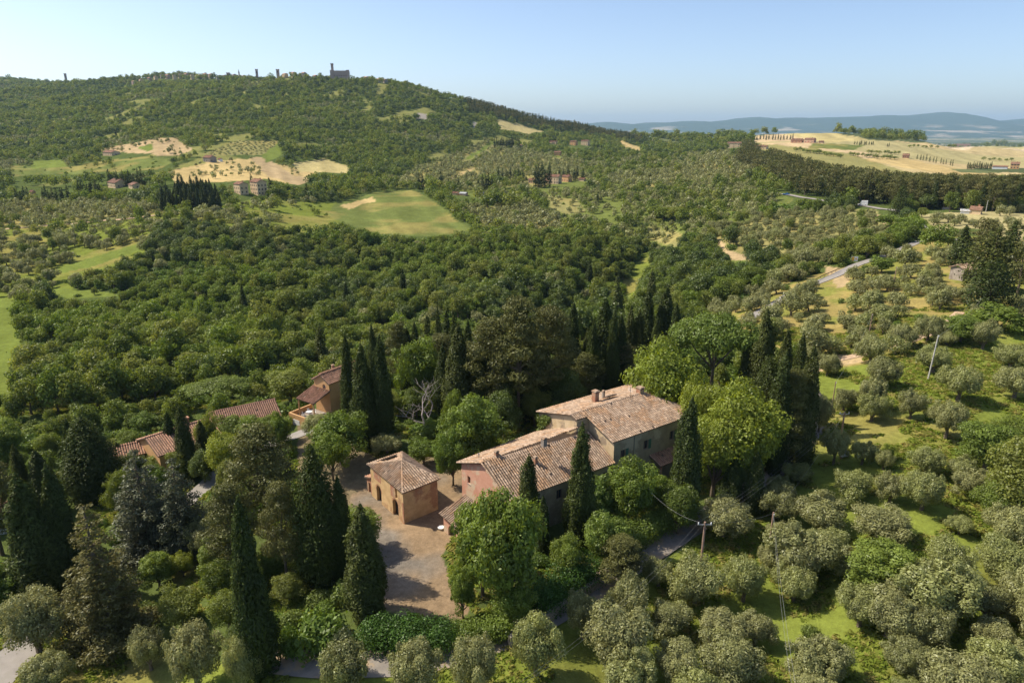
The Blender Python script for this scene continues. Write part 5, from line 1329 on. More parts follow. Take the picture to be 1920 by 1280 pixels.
far_pt = at(1500, 1330, 6.0); far2 = at(1492, 1330, 6.3)
wire(PD[0], far_pt, 1.0, 'right one of two long wires falling from the dark pole to the bottom', .012)
wire(PD[0]-UP*.2, far2, 1.3, 'left one of two long wires falling from the dark pole to the bottom', .010)
wire(PB[2], PD[0], .5, 'short wire between the brown pole and the dark pole')
hs = at(1205, 905, 6.6); wire(PB[0], hs, .9, 'twin cable from the brown pole to the farmhouse wall', .012)
lp = at(950, 1295, 7.0)
for k in (0, 1): wire(PB[k], lp+Vector((k*.5, 0, 0)), 1.5, ['left', 'right'][k]+' line wire from the brown pole down to the bottom edge', .006)
for k in (0, 1, 2): wire(PB[k], P5[k], 1.2, ['left', 'middle', 'right'][k]+' line wire from the brown pole up to the corner pole', .006)
wire(PD[0], P5[1], 1.2, 'wire from the dark pole up to the corner pole')
wire(P6[0], P7[0], 1.4, 'wire from the thin dark pole up to the slim upper pole', .012); wire(PC[0], P8[0], 1.2, 'wire from the tall pale pole to the hut pole', .012)

def billboard():
    g = gnd(1601, 494); s = px_per_m(g.y, g.z); root = thing('billboard', g, 'small white and yellow roadside sign board beside the side road', 'billboard', rz=-.1)
    w_, h_ = 12/s, 8.5/s; m = MB(); m.box((-w_/2, -.05, .9), (w_/2, .05, .9+h_)); b = m.build('board', M['white'], root)
    m = MB(); m.box((-w_/2+.08, -.06, .98), (-w_*.04, -.052, .82+h_)); m.build('yellow_panel', M['yellow'], b)
    m = MB(); m.box((w_*.12, -.06, .9+h_*.3), (w_*.36, -.052, .9+h_*.62)); m.build('printed_mark', M['yellow'], b)
    for a in (-.4, .4): m = MB(); m.box((a*w_-.05, -.05, -.5), (a*w_+.05, .05, .9)); m.build('leg', M['metal'], root)
billboard()
def boxes(x, y, label, n=3):
    g = gnd(x, y); root = thing('beehive', g, label, 'beehive', rz=.3)
    m = MB(); m.box((-.75, -.4, .35), (.75, .4, .85)); m.build('hive_body', M['white'], root)
    m = MB(); m.box((-.82, -.47, .85), (.82, .47, .93)); m.build('lid', M['metal'], root)
    for a in (-.6, .6): m = MB(); m.box((a-.05, -.3, -.3), (a+.05, .3, .35)); m.build('leg', M['wood'], root)
boxes(1582, 857, 'low white box on legs under the olive by the park corner'); boxes(1820, 907, 'small white hive box among the lower meadow olives')
def basin():
    p = at(827, 991, .0); root = tag(link('basin', (lambda m: (m.tube([(0, 0, -.05), (0, 0, .12), (0, 0, .34)], [.22, .40, .46], 16), m.mesh('basin', M['white']))[1])(MB()), None, Vector((p.x, p.y, zt1(p.x, p.y)))), 'white basin left on the ground by the lean-to', 'basin')
basin()
def car(x, y, label, mat, L=4.2, W_=1.75, H=1.45, rot=0, van=False, name='car'):
    g = gnd(x, y); root = thing(name, g+UP*.25, label, 'van' if van else 'car', rz=rot); m = MB()
    hb = .85 if not van else 1.0
    def loft(m, secs):
        for (x0, y0, z0, z1, w0), (x1, _, z2, z3, w1) in zip(secs[:-1], secs[1:]):
            m.add([(x0, -w0, z0), (x0, w0, z0), (x0, w0, z1), (x0, -w0, z1), (x1, -w1, z2), (x1, w1, z2), (x1, w1, z3), (x1, -w1, z3)],
                  [(0, 1, 2, 3), (4, 7, 6, 5), (0, 4, 5, 1), (1, 5, 6, 2), (2, 6, 7, 3), (3, 7, 4, 0)])
    h = L/2; w2 = W_/2
    loft(m, [(-h, 0, .35, .65, w2*.9), (-h*.9, 0, .25, .75, w2), (-h*.35, 0, .25, hb, w2), (h*.9, 0, .25, hb+.05, w2), (h, 0, .35, .75, w2*.92)]); body = m.build('body', mat, root)
    m = MB()
    if van: loft(m, [(-h*.55, 0, hb, hb+.02, w2*.95), (-h*.25, 0, hb, H, w2*.9), (h*.97, 0, hb, H+.05, w2*.95)]); m.build('cargo_box', mat, root)
    else: loft(m, [(-h*.4, 0, hb, hb+.03, w2*.9), (-h*.05, 0, hb, H, w2*.78), (h*.5, 0, hb, H, w2*.78), (h*.88, 0, hb, hb+.05, w2*.88)]); m.build('cabin', M['glass'], root); m = MB(); m.box((-h*.05, -w2*.76, H), (h*.5, w2*.76, H+.04)); m.build('roof', mat, root)
    for a in (-.62, .62):
        for b in (-1, 1):
            m = MB(); m.tube([(a*h, b*w2*.80, .32), (a*h, b*w2*1.02, .32)], .33, 14); wh = m.build('wheel', M['rubber'], root)
            m = MB(); m.tube([(a*h, b*w2*.95, .32), (a*h, b*w2*1.04, .32)], .18, 10); m.build('rim', M['metal'], wh)
    for b in (-.65, .65): m = MB(); m.box((-h-.01, b*w2-.12, .5), (-h+.1, b*w2+.12, .63)); m.build('headlight', M['white'], root)
car(1474, 366, 'bright blue car driving on the main road', M['bluep'], rot=-.5, L=4.6)
car(1617, 386, 'white van on the main road in front of the pine belt', M['white'], 5.6, 2.0, 2.9, -.5, True, 'van')
# white perimeter wall by the cottage, guard rail by the side road
def wallrun(pts, h, th, mat, name, label, cat):
    P = [gnd(*q) for q in pts]; m = MB()
    for a, b in zip(P[:-1], P[1:]):
        d = b-a; n = Vector((d.y, -d.x, 0)).normalized(); m.obox(a-n*th/2-UP*.8, d, n*th, UP*(h+.8))
    tag(m.build(name, M[mat]), label, cat)
wallrun([(1766,393),(1805,394)], 1.3, .4, 'stone', 'boundary_wall', 'long low pale wall left of the stone cottage', 'wall')
def rail():
    P = [gnd(*q) for q in [(1505,548),(1535,534),(1562,520),(1590,508)]]; root = thing('guard_rail', P[0], 'metal guard rail along the left side of the side road', 'guard rail'); m = MB()
    for a, b in zip(P[:-1], P[1:]): m.obox(a-P[0]+UP*.55+Vector((-2.6, 1.2, 0)), b-a, Vector((.05, .05, 0)), UP*.3)
    m.build('rail', M['wood'], root)
    for a, b in zip(P[:-1], P[1:]):
        for k in range(4): m = MB(); q = a.lerp(b, k/4)-P[0]+Vector((-2.6, 1.2, 0)); m.box(q+Vector((-.06, -.06, -.5)), q+Vector((.06, .06, .85))); m.build('post', M['wood'], root)
rail()

# ------------------------------------------------------------------ far cypress rows, one by one
LABN = ['first','second','third','fourth','fifth','sixth','seventh','eighth','ninth','tenth','eleventh','twelfth','thirteenth','fourteenth','fifteenth','sixteenth']
def row(x0, y0, x1, y1, n, hpx, where, grp, jit=.25, kind='cypress', wpx=None):
    xs = [x0+(x1-x0)*(i+.5)/n+random.uniform(-jit, jit)*(x1-x0)/n for i in range(n)]
    for i, x in enumerate(xs):
        t = (i+.5)/n; y = y0+(y1-y0)*t+random.uniform(-1, 1); h = hpx*random.uniform(.72, 1.1); g = gnd(x, y); s = px_per_m(g.y, g.z)
        kd = KIND[kind][3].split()[-1]
        lab = (f'{LABN[i]} {kd} from the left {where}' if n > 1 else f'single {kd} {where}') if n <= 16 else f'dark slim {kd} {where}'
        lab = lab.replace(' in the clump left of the',' left of the') if len(lab.split()) > 16 else lab
        hm = h/s*1.03; put_tree(kind, g, (wpx or hpx*.24)/s/WREF[kind]*random.uniform(.8, 1.25), hm/HREF[kind], random.random()*6, i, 1 if g.y < 520 else 2, lab, grp)
        PLACED.append((g.x, g.y, 2))
row(30,384,58,384,4,34,'in the sparse row at the left edge', 'cypresses left of the brown roofed villa')
row(78,378,132,380,8,30,'between the left edge row and the villa wood', 'cypresses left of the brown roofed villa')
row(150,374,192,374,9,36,'in the clump left of the brown roofed villa', 'cypresses by the brown roofed villa')
row(205,350,275,348,14,30,'behind the brown roofed villa', 'cypresses by the brown roofed villa')
row(300,396,416,390,15,38,'at the front of the dense stand', 'cypresses in the dense stand left of the ochre farmhouse')
row(304,388,412,382,15,40,'in the middle of the dense stand', 'cypresses in the dense stand left of the ochre farmhouse')
row(330,378,400,374,12,44,'behind the dense stand by the ochre farmhouse', 'cypresses in the dense stand left of the ochre farmhouse')
row(466,345,474,345,1,18,'behind the roof of the ochre farmhouse', 'lone far cypresses')
row(503,362,514,362,1,26,'at the right corner of the ochre farmhouse', 'lone far cypresses', wpx=10)
row(647,356,656,356,1,26,'left of the green meadow top', 'lone far cypresses', wpx=9)
row(784,356,796,356,2,33,'above the right end of the green meadow', 'cypresses above the green meadow')
row(824,354,832,354,1,32,'second from the meadow, left of the hamlet', 'lone far cypresses')
row(838,355,844,355,1,22,'small, next to the meadow cypress', 'lone far cypresses')
row(855,354,862,354,1,24,'small, above the red roofed shed', 'lone far cypresses')
row(895,358,925,356,5,30,'above the white roofed shed', 'cypresses at the left of the hamlet')
row(930,342,985,342,7,26,'left of the hamlet', 'cypresses at the left of the hamlet')
row(1000,352,1032,350,5,42,'in front of the pink walled hamlet house', 'cypresses in the hamlet')
row(1045,338,1095,338,6,26,'behind the hamlet roofs', 'cypresses in the hamlet')
row(1116,380,1124,380,1,20,'in the grassy patch below the hamlet', 'lone far cypresses')
row(925,277,975,277,14,20,'below the golden shoulder field', 'cypresses on the hill shoulder', kind='cypress')
row(1014,270,1045,264,8,16,'right of the golden shoulder field', 'cypresses on the hill shoulder')
row(1112,280,1155,290,10,15,'right of the two pale shoulder houses', 'cypresses on the hill shoulder')
row(788,252,806,252,4,12,'in the little group on the wooded hillside', 'cypresses on the wooded hillside')
row(826,316,840,316,4,12,'on the slope left of the tan strip', 'cypresses on the wooded hillside')
row(1812,317,1860,316,14,13,'in the avenue left of the white farm shed', 'cypress avenue on the plain')
row(1600,272,1640,272,9,9,'in the row on the golden plain', 'cypresses on the plain')
row(1660,275,1670,275,2,8,'on the golden plain right of the row', 'cypresses on the plain')
row(1400,262,1490,262,16,11,'on the skyline by the golden dome hill', 'cypresses on the skyline')
row(1320,263,1395,263,14,8,'on the skyline left of the farm', 'cypresses on the skyline')
row(1200,285,1225,285,6,12,'right of the small golden field', 'cypresses on the hill shoulder')
row(1716,298,1790,312,12,12,'beside the lone brown farmhouse', 'trees beside the brown farmhouse', kind='cypbroad')
row(1858,273,1888,273,6,10,'ringing the crest house', 'trees round the crest house', kind='oak', wpx=9)
row(1776,277,1795,277,4,7,'left of the long brown farm building', 'trees by the long farm building', kind='oak', wpx=6)
row(1770,415,1800,425,2,16,'in front of the pale wall', 'olives by the pale wall', kind='olive', wpx=18)
row(1745,420,1760,424,1,14,'beside the road left of the golden field', 'olives by the pale wall', kind='olive', wpx=18)
row(905,342,925,352,3,14,'below the hamlet, dark and round', 'dark round trees below the hamlet', kind='oak', wpx=18)
row(905,390,960,394,4,34,'in the dark oaks below the white roofed shed', 'dark oaks below the white roofed shed', kind='oak', wpx=34)
row(1590,292,1680,300,12,8,'in the dark hedgerow above the golden strip', 'trees in the hedgerow on the plain', kind='oak', wpx=10)
row(1625,286,1690,290,9,7,'in the upper hedgerow above the golden strip', 'trees in the hedgerow on the plain', kind='oak', wpx=8)
row(1490,283,1580,296,14,8,'in the field edge beside the pine belt top', 'trees in the field edge by the pine belt', kind='oak', wpx=9)
row(1700,276,1760,279,7,6,'on the distant field line of the plain', 'trees on the far field line', kind='oak', wpx=6)
row(1840,300,1900,303,6,6,'above the cypress avenue', 'trees above the cypress avenue', kind='oak', wpx=7)
row(275,352,312,352,2,22,'umbrella crowned, right of the brown roofed villa', 'umbrella pines by the villa', kind='umbrella', wpx=30)
row(1220,405,1290,420,4,28,'in the big dark trees right of the olive patch', 'big dark trees in the middle distance', kind='oak', wpx=38)

# ------------------------------------------------------------------ scattered vegetation
tcol = np.linspace(-1.1, 1.1, 441); Yv = np.exp(np.linspace(math.log(40), math.log(9000), 700))
TT, YY = np.meshgrid(tcol, Yv); _, PYv = proj(TT*YY, YY, zt(TT*YY, YY)); RUN = np.minimum.accumulate(PYv, axis=0)
def visible(X, Y, z, h):
    _, py = proj(X, Y, z+h); i = np.clip(np.searchsorted(Yv, Y)-3, 0, 699); j = np.clip(np.round((X/Y+1.1)/2.2*440).astype(int), 0, 440)
    return py < RUN[i, j]+1.5
# zone key: list of (kind, probability, width in m, spread)
SP = {
 'wood': [('oak', .78, 6.0), ('walnut', .07, 6.0), ('ash', .06, 5.8), ('olive', .05, 5.0), ('cypress', .004, 2.6)],
 'mixo': [('olive', .60, 4.8), ('oak', .17, 5.6), ('holm', .04, 6.), ('bush', .05, 3.)], 'weedy': [('bush', .36, 2.4), ('oak', .14, 4.5), ('olive', .04, 4.)],
 'oliveD': [('olive', .88, 5.3), ('oak', .02, 6.)], 'oliveR': [('olive', .84, 3.9), ('oak', .02, 5.)],
 'oliveS': [('olive', .36, 5.4), ('oak', .10, 5.5), ('bush', .06, 3.)], 'few': [('oak', .05, 5.), ('bush', .12, 2.6)],
 'sparse': [('olive', .22, 4.6), ('bush', .05, 2.5)], 'vine': [('vine', .95, 3.2)],
 'ridge': [('pine', .55, 7.), ('cypress', .40, 4.)], 'pine': [('pine', .55, 7.6), ('cypress', .26, 4.6), ('oak', .12, 6.)],
 'farplain': [('oak', .30, 9.)], 'oliveU': [('olive', .44, 4.8), ('bush', .05, 2.4)], 'slope': [('bush', .035, 1.6)],
 'grove': [('olive', .82, 6.0), ('bush', .10, 2.6)], 'under': [('bush', .8, 4.6)], 'park': [('bush', .66, 3.4), ('oak', .16, 4.2), ('walnut', .06, 4.5)], 'none': [],
}
ROADS = [[gnd(*q) for q in P] for P in (
 [(1395,352),(1440,359),(1480,366),(1540,376),(1600,384),(1650,392),(1700,402),(1722,420),(1745,436),(1790,452)], [(1725,452),(1680,472),(1600,500),(1560,520),(1515,537),(1470,560),(1400,600)],
 [(500,1236),(620,1246),(760,1242),(880,1215),(990,1175),(1110,1105),(1210,1042),(1300,985),(1400,925),(1470,865),(1520,810),(1530,760),(1500,705)],
 [(-60,1330),(0,1262),(60,1190),(110,1140),(150,1080)], [(330,960),(385,912),(410,886),(440,850),(520,830),(600,800)], [(1498,708),(1545,682),(1600,668),(1650,655),(1710,638),(1760,618),(1800,585)], [(10,430),(80,424),(200,414),(300,404),(420,396)])]
def near_road(X, Y, m):
    r = np.zeros(X.shape, bool)
    for P in ROADS:
        for a, b in zip(P[:-1], P[1:]):
            dx, dy = b.x-a.x, b.y-a.y; t = np.clip(((X-a.x)*dx+(Y-a.y)*dy)/(dx*dx+dy*dy), 0, 1); r |= np.hypot(X-a.x-t*dx, Y-a.y-t*dy) < m
    return r
def footprint_clear(X, Y):
    r = np.ones(X.shape, bool); FX, FY = proj(X, Y, zt(X, Y))
    for P in BLOCK: r &= ~inpoly(X, Y, P)
    return r
def quad(o, ex, ey): return np.array([[o.x, o.y], [(o+ex).x, (o+ex).y], [(o+ex+ey).x, (o+ex+ey).y], [(o+ey).x, (o+ey).y]])
BLOCK = [quad(Vector((-11, 89, 0)), E1*18.5, E2*20), quad(Vector((2, 100, 0)), E1*18.5, E2*25)]
a = at(755, 925, 5); BLOCK.append(quad(Vector((a.x, a.y-2, 0)), Vector((-9, 10.5, 0)), Vector((7.5, 7.5, 0))))
for o in list(COL.objects):
    if o.parent is None and o.get('category') in ('house', 'farmhouse', 'villa', 'hut', 'shed', 'farm building', 'annex', 'outbuilding', 'cottage') and o.location.y > 60:
        hw = 5.5 if o.location.y < 200 else 6
        BLOCK.append(np.array([[o.location.x+a*hw*1.6, o.location.y+b*hw] for a, b in ((-1, -1.6), (1, -1.6), (1, 1), (-1, 1))]))
for p in ((-41, 122, 0), (-38, 130, 0)): BLOCK.append(quad(Vector(p)-Vector((5, 8, 0)), Vector((14, 0, 0)), Vector((0, 14, 0))))
OPEN = [(433,336,504,366), (195,336,266,354), (376,290,418,305), (186,284,222,294), (988,330,1100,350), (846,358,912,369), (1034,282,1056,294), (1064,262,1110,276), (1026,264,1048,272), (1364,266,1394,279), (1412,272,1444,282),
 (1484,256,1552,272), (1866,302,1920,320), (1815,385,1850,404), (1725,384,1850,396), (1462,356,1550,374), (1604,370,1675,391), (1530,500,1600,540), (1660,388,1700,402), (618,118,656,141), (1594,480,1610,500), (1780,490,1815,526), (330,330,500,345)]
for q_ in ((770,1095,4), (795,1125,3.5), (755,1050,4), (760,1140,2.5), (800,1030,4)):
    g_ = gnd(q_[0], q_[1]); PLACED.append((g_.x, g_.y, q_[2]))
rs = np.random.default_rng(11); ALL = []
for (Y0, Y1, s, keys) in ((50, 175, 3.1, ('park',)), (50, 175, 4.6, None), (175, 330, 4.7, None), (330, 620, 5.3, None), (620, 1250, 7.4, None), (1250, 3300, 9.4, None), (2200, 7000, 34., ('farplain', 'plain')), (175, 480, 4.1, ('under',))):
    ny = int((Y1-Y0)/s); P = []
    for j in range(ny):
        Yc = Y0+(j+.5)*s; half = Yc*1.04+14; n = int(2*half/s); x = (np.arange(n)+.5*(j % 2))*s-half; P.append(np.stack([x, np.full(n, Yc)], 1))
    P = np.concatenate(P); jt = .34; P += rs.uniform(-jt, jt, P.shape)*s; X, Y = P.T; z = zt(X, Y); ok = visible(X, Y, z, 7.)
    px, py = proj(X, Y, z+3); ok &= (px > -330) & (px < 2250) & (py < 1400); X, Y, z = X[ok], Y[ok], z[ok]
    zi = zone(X, Y, z); key = np.array([k for _, k, _ in Z])[zi]
    if keys is None: ok = key != 'park'
    elif keys == ('park',): ok = key == 'park'
    elif keys == ('under',): ok = (key == 'wood') & (clearing(X, Y) < .4); key = np.where(key == 'wood', 'under', key)
    else: ok = np.isin(np.array([g for g, _, _ in Z])[zi], ['farg', 'floor']) & (Y > 2000) | ((key == 'none') & (rs.random(len(X)) < .07) & (Y > 700))
    if keys is None: ok &= ~((Y > 2200) & (key == 'farplain'))
    ok &= ~near_road(X, Y, 3.2 if Y1 <= 175 else 2.3) & footprint_clear(X, Y)
    X, Y, z, key = X[ok], Y[ok], z[ok], key[ok]
    if Y0 < 600 and PLACED:
        pl = np.array(PLACED); D = np.ones(len(X), bool)
        for a, b, r_ in pl: D &= np.hypot(X-a, Y-b) > r_+(.7 if keys == ('park',) else 1.9)
        X, Y, z, key = X[D], Y[D], z[D], key[D]
    clr = clearing(X, Y); dens = fbm(X, Y, 38., 3); spc = fbm(X+333, Y-80, 70., 3)+rs.normal(0, .035, len(X))
    for i in range(len(X)):
        u = rs.random(); k = key[i]; lst = SP['wood'] if (keys and keys not in (('park',), ('under',))) else SP[k]; acc = 0
        if k == 'wood' and clr[i] > .4: continue
        if k == 'wood' and dens[i] < .30 and Y[i] < 900: u = u*.5+.93
        if k == 'wood' and u < .84:
            if spc[i] > .66: u = .915 if Y[i] > 600 else .87
            elif spc[i] > .60: u = (.91 if Y[i] > 600 else .86) if rs.random() < .5 else u
            elif spc[i] < .44 and rs.random() < .7: lst = [('holm', 1.2, 5.9)]
        for kind, p, wd in lst:
            acc += p
            if u < acc:
                sc = {50: 1, 175: .98, 330: 1.0, 620: 1.12, 1250: 1.35, 2200: 2.0}[Y0]
                if kind in ('olive', 'bush', 'vine', 'cypress') and Y0 > 330: sc = min(sc, 1.25)
                w_ = wd*sc*np.clip(rs.lognormal(-.03, .24), .5, 1.6)/WREF[kind]; hh = w_*rs.uniform(.82, 1.18)
                if kind in ('oak', 'holm', 'walnut', 'ash'): hh *= 1.02 if Y0 < 1000 else .95
                if kind == 'cypress': w_, hh = rs.uniform(.8, 1.2), rs.uniform(.7, 1.15)
                if kind == 'pine' and k == 'pine': hh = rs.uniform(.85, 1.25)
                if kind == 'pine' and k == 'ridge': hh = rs.uniform(.55, .95)
                if kind == 'vine': w_, hh = 1.3, .9
                if k == 'vine':
                    pass
                ALL.append((kind, X[i], Y[i], z[i], w_, hh, rs.random()*6.28, k)); break
AX, AY, AZ = (np.array([q[k] for q in ALL]) for k in (1, 2, 3)); AH = np.array([q[5]*HREF[q[0]] for q in ALL]); AK = np.array([q[7] for q in ALL]); keep = np.ones(len(ALL), bool)
for fr in (.35, .85):
    qx, qy = proj(AX, AY, AZ+AH*fr); jx = (fbm(AX, AY, 25.)-.5)*14; jy = (fbm(AX+70, AY, 25.)-.5)*7
    for g_, k_, P_ in Z:
        if k_ in ('none', 'few', 'sparse', 'vine') and g_ != 'farg': keep &= ~(inpoly(qx+jx, qy+jy, P_) & (AK != k_) & (AY > 175))
    for a0, b0, a1, b1 in OPEN: keep &= ~((qx > a0) & (qx < a1) & (qy > b0) & (qy < b1))
tx, ty = proj(AX, AY, AZ+AH*.95)
for a0, b0, a1, b1 in ((25,330,140,362), (150,325,280,345), (298,325,416,364), (262,142,425,149), (784,322,800,350), (925,250,976,262)): keep &= ~((tx > a0) & (tx < a1) & (ty > b0) & (ty < b1))
ALL = [q for q, k_ in zip(ALL, keep) if k_]
print('scattered', len(ALL))
# the ones that show largest stand as things of their own; the rest of a kind is one mass
LM = [(1311,1060,'brown wooden pole'), (1440,1000,'dark pole'), (1740,680,'tall pale pole'), (1576,800,'park corner pole'), (1629,610,'slim upper pole'), (1798,520,'stone hut'), (1600,490,'billboard'), (1650,1060,'leafy green tangle'),
 (1560,520,'side road'), (1600,384,'white van'), (1474,366,'blue car'), (1590,675,'bare earth patch'), (1500,1240,'falling wires end'), (1250,1230,'lane side bottom edge'), (1700,1230,'bottom edge grove'),
 (1880,1230,'bottom right corner'), (1850,1040,'right edge vines'), (1700,920,'lower meadow'), (1800,800,'right meadow'), (1330,1150,'brown pole foot'), (1540,1120,'deep grove shadow'), (600,740,'orange house'), (460,760,'plain brown roof'),
 (320,810,'bright orange roof'), (220,850,'small white walled house'), (180,850,'broad bushy cypress clump'), (30,700,'left edge grass strip'), (150,640,'wood at far left'), (300,650,'wood above the umbrella tree'), (450,620,'central valley wood'),
 (600,620,'wood above the orange house'), (750,560,'wood above the dome tree'), (900,520,'wood above the big old pine'), (1050,520,'dark valley hollow'), (1180,520,'grassy gully'), (1300,520,'side road wood'), (1430,540,'side road thicket'),
 (1390,470,'orchard soil corner'), (1550,430,'mid distance orchard'), (750,400,'green meadow'), (100,480,'terraced olives'), (250,470,'grass terrace'), (480,350,'ochre farmhouse'), (350,360,'dense cypress stand'), (1050,340,'hamlet'), (1500,330,'pine belt, upper part'),
 (1800,370,'pine belt, right part'), (1620,350,'pine belt, middle part'), (690,1150,'yard cypress'), (940,1080,'huge leafy tree'), (490,1150,'tallest foreground cypress'), (210,1150,'layered conifer'), (350,1060,'sunny clearing'), (90,1000,'left edge cypress pair'), (1100,760,'farmhouse roof'),
 (1240,930,'farmhouse long wall'), (1420,900,'lane bend'), (760,830,'barn roof'), (640,860,'drive beside the barn'), (800,790,'dead tree'), (1330,700,'flat crowned umbrella pine'), (100,1230,'entrance road'), (700,1200,'dark yard hedge'), (1000,1180,'garden wall'), (1460,760,'park edge cypresses'), (980,430,'grey olive patch'), (1150,380,'olives below the hamlet'), (1250,330,'hamlet olive slope'), (620,440,'grass beside the meadow'),(400,500,'dark terrace copse')]
counts = {}
for o in COL.objects:
    if o.parent is None and o.name.split('.')[0] in ('olive_tree', 'broadleaf_tree', 'cypress_tree', 'pine_tree', 'bush'): counts[o.name.split('.')[0]] = counts.get(o.name.split('.')[0], 0)+1
byk = {}
for q in ALL: byk.setdefault(KIND[q[0]][1], []).append(q)
CAP = {'olive_tree': 292, 'broadleaf_tree': 290, 'bush': 230, 'cypress_tree': 285, 'pine_tree': 200, 'vine_row': 0}
REST = []; IND = []
for nm, L_ in byk.items():
    L_.sort(key=lambda q: -q[4]*WREF[q[0]]/q[2]); vis = []; rest = []
    cap = max(0, CAP.get(nm, 100)-counts.get(nm, 0))
    for q in L_:
        x_, y_ = proj(q[1], q[2], q[3]+2.)
        inside = 0 < x_ < 1920 and 0 < y_ < 1290
        (vis if inside and len(vis) < cap and (q[2] < 2200) else rest).append(q)
    IND += vis; REST += rest
cl = {}
for q in IND:
    x_, y_ = proj(q[1], q[2], q[3]+2.); k = min(range(len(LM)), key=lambda i: math.hypot(LM[i][0]-x_, (LM[i][1]-y_)*1.5)); cl.setdefault((k, KIND[q[0]][1], q[0]), []).append((x_, q))
NUM = ['', '', 'two', 'three', 'four', 'five', 'six', 'seven', 'eight', 'nine', 'ten', 'eleven', 'twelve', 'thirteen', 'fourteen', 'fifteen', 'sixteen']
PH = {'olive': 'olive tree', 'oak': 'round tree', 'holm': 'dark round tree', 'walnut': 'leafy tree', 'ash': 'bright tree', 'cypress': 'dark cypress', 'pine': 'dark pine', 'bush': 'green bush', 'lime': 'yellowish tree'}
for (k, nm, kd), L_ in cl.items():
    L_.sort(key=lambda a: a[0]); n = len(L_); ph = PH[kd]
    nb = -(-n//14); L_.sort(key=lambda a: a[1][2]); L_ = [(b, i, len(L_[b*n//nb:(b+1)*n//nb]), q) for b in range(nb) for i, (x_, q) in enumerate(sorted(L_[b*n//nb:(b+1)*n//nb], key=lambda a: a[0]))]
    BN = {1: [''], 2: [' in the front line', ' in the back line'], 3: [' in the front line', ' in the middle line', ' in the back line']}.get(nb, [' in the %s line' % w_ for w_ in ('front', 'second', 'third', 'fourth', 'fifth', 'sixth', 'seventh', 'eighth', 'ninth', 'tenth', 'eleventh', 'twelfth', 'thirteenth', 'fourteenth', 'fifteenth', 'sixteenth', 'seventeenth', 'eighteenth', 'nineteenth', 'last')])
    for b_, i, n_, q in L_:
        if n == 1: lab = f'{ph} standing nearest the {LM[k][2]}'
        else: lab = f'{ph}, {LABN[i]} from left{BN[b_]} by the {LM[k][2]}'
        lod = 0 if q[2] < 130 and kd != 'bush' or q[2] < 90 else 1 if q[2] < 480 else 2
        put_tree(kd, Vector((q[1], q[2], q[3]-.15)), q[4], q[5], q[6], int(q[1]*7+q[2]*3) % 20, lod, lab, f'{ph}s around the {LM[k][2]}')

def stuff(name, L_, kind, lod, label):
    if not L_: return
    np_ = {0: 5, 1: 4, 2: 3}[lod]; P = np.array([[q[1], q[2], q[3]-.2] for q in L_], np.float32)
    me = bpy.data.meshes.new(name); me.vertices.add(len(P)); me.vertices.foreach_set('co', P.ravel())
    a = me.attributes.new('scl', 'FLOAT_VECTOR', 'POINT'); a.data.foreach_set('vector', np.array([[q[4], q[4], q[5]] for q in L_], np.float32).ravel())
    a = me.attributes.new('rot', 'FLOAT_VECTOR', 'POINT'); a.data.foreach_set('vector', np.array([[0, 0, q[6]] for q in L_], np.float32).ravel())
    a = me.attributes.new('pick', 'INT', 'POINT'); a.data.foreach_set('value', np.array([i*7 % np_ for i in range(len(L_))], np.int32))
    ob = link(name, me); tag(ob, label, 'vegetation', kind='stuff')
    g = bpy.data.node_groups.new(name, 'GeometryNodeTree'); g.interface.new_socket('Geometry', in_out='INPUT', socket_type='NodeSocketGeometry'); g.interface.new_socket('Geometry', in_out='OUTPUT', socket_type='NodeSocketGeometry')
    N = g.nodes.new; L = g.links.new; gi = N('NodeGroupInput'); go = N('NodeGroupOutput'); j = N('GeometryNodeJoinGeometry')
    def attr(nm, t):
        n = N('GeometryNodeInputNamedAttribute'); n.data_type = t; n.inputs[0].default_value = nm; return n
    sc, ro, pk = attr('scl', 'FLOAT_VECTOR'), attr('rot', 'FLOAT_VECTOR'), attr('pick', 'INT')
    for k in range(np_):
        cm, tm = proto(kind, k, lod); cmp_ = N('FunctionNodeCompare'); cmp_.data_type = 'INT'; cmp_.operation = 'EQUAL'
        L(pk.outputs[0], cmp_.inputs[2]); cmp_.inputs[3].default_value = k
        for m_ in ([cm] if (lod == 2 or tm is None) else [cm, tm]):
            po = bpy.data.objects.new(m_.name, m_); oi = N('GeometryNodeObjectInfo'); oi.inputs[0].default_value = po; oi.inputs[1].default_value = True
            ip = N('GeometryNodeInstanceOnPoints'); L(gi.outputs[0], ip.inputs['Points']); L(cmp_.outputs[0], ip.inputs['Selection']); L(oi.outputs['Geometry'], ip.inputs['Instance'])
            L(ro.outputs[0], ip.inputs['Rotation']); L(sc.outputs[0], ip.inputs['Scale']); L(ip.outputs[0], j.inputs[0])
    L(j.outputs[0], go.inputs[0]); md = ob.modifiers.new('scatter', 'NODES'); md.node_group = g
groups = {}
for q in REST:
    lod = 0 if q[2] < 95 else 1 if q[2] < 420 else 2
    groups.setdefault((q[0], lod), []).append(q)
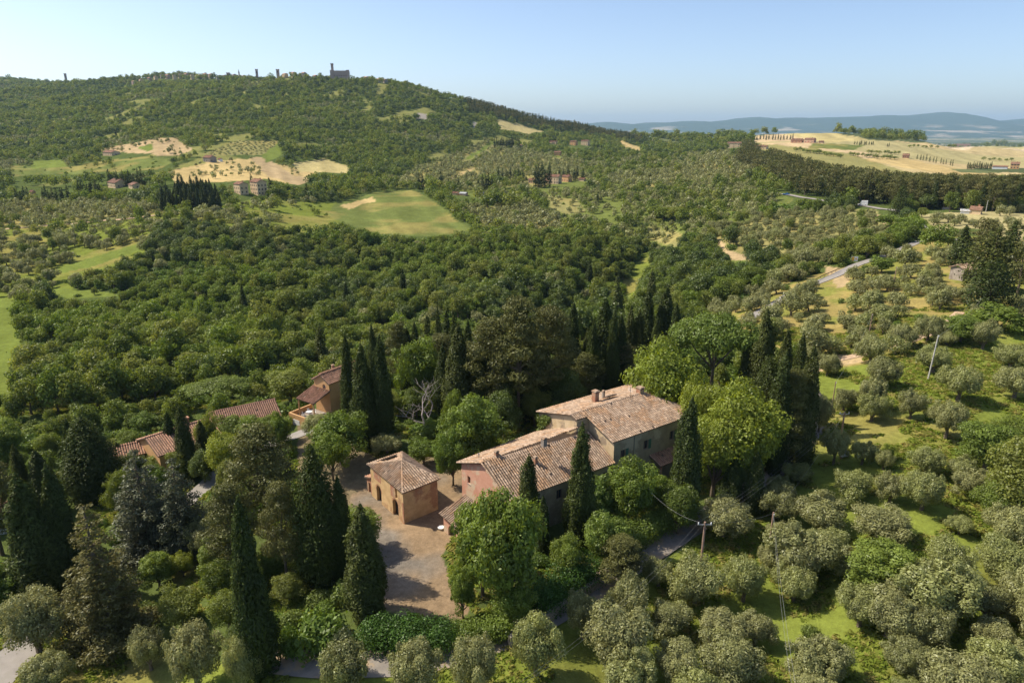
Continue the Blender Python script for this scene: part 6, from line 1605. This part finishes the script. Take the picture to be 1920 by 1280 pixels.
NM = {'olive': ('olive_groves', 'silvery olive groves'), 'oak': ('woodland', 'green broadleaf woodland'), 'holm': ('woodland', 'dark green oak woodland'), 'walnut': ('woodland', 'leafy green trees in the woodland'), 'ash': ('woodland', 'fresh green trees in the woodland'), 'cypress': ('cypress_wood', 'dark cypresses'), 'pine': ('pine_wood', 'dark pine wood'), 'bush': ('undergrowth', 'low green undergrowth'), 'vine': ('vineyard', 'striped rows of the vineyard')}
DW = {0: 'in the foreground', 1: 'in the middle distance', 2: 'on the far slopes'}
for (kd, lod), L_ in groups.items(): stuff(NM[kd][0], L_, kd, lod, f'{NM[kd][1]} {DW[lod]}')
print('individual', len(IND), 'rest', len(REST))

# grass and weeds on the near slopes
def tufts():
    r = np.random.default_rng(5); n = 60000; Yt = 52+r.random(n)**.75*125; X = (r.random(n)*2-1)*(Yt*.86+4); z = zt(X, Yt); zi = zone(X, Yt, z)
    g = np.array([g for g, _, _ in Z])[zi]; ok = np.isin(g, ['grass', 'dry', 'floor']) & ~near_road(X, Yt, 1.9) & footprint_clear(X, Yt) & (fbm(X, Yt, 7., 2) > .42)
    Lq = [('tuft', X[i], Yt[i], z[i]+.2, s, s*(.5+.8*u), q, '') for i, s, u, q in zip(np.nonzero(ok)[0], r.uniform(.5, 1.3, ok.sum()), r.random(ok.sum()), r.random(ok.sum())*6.28)]
    def t_tuft(seed, lod):
        rr = np.random.default_rng(seed); d = spiral(3, rr, .2); C_ = d*np.array([.35, .35, .1]); v = clumps(rr, C_, np.array([.3]*3), 9, .22, (1.2, 1.2, .6), .5, 2.4, .2); return lmesh('tuft', [v], M['tuft']), None
    KIND['tuft'] = (t_tuft, 'grass', 'grass', 'grass'); stuff('grass', Lq, 'tuft', 1, 'tufts of grass and weeds on the near slopes'); print('tufts', len(Lq))
tufts()

# ------------------------------------------------------------------ the air
def haze():
    m = bpy.data.materials.new('haze'); m.use_nodes = True; t = m.node_tree; t.nodes.clear(); v = t.nodes.new('ShaderNodeVolumePrincipled'); o = t.nodes.new('ShaderNodeOutputMaterial')
    v.inputs['Color'].default_value = (.50, .75, 1.0, 1); v.inputs['Density'].default_value = HAZE_DENSITY; v.inputs['Anisotropy'].default_value = .1
    t.links.new(v.outputs[0], o.inputs['Volume']); b = MB(); b.box((-99000, -700, -420), (99000, 27500, 480)); ob = link('haze', mesh_np('haze', b.v, b.f, m)); tag(ob, kind='stuff')
haze()
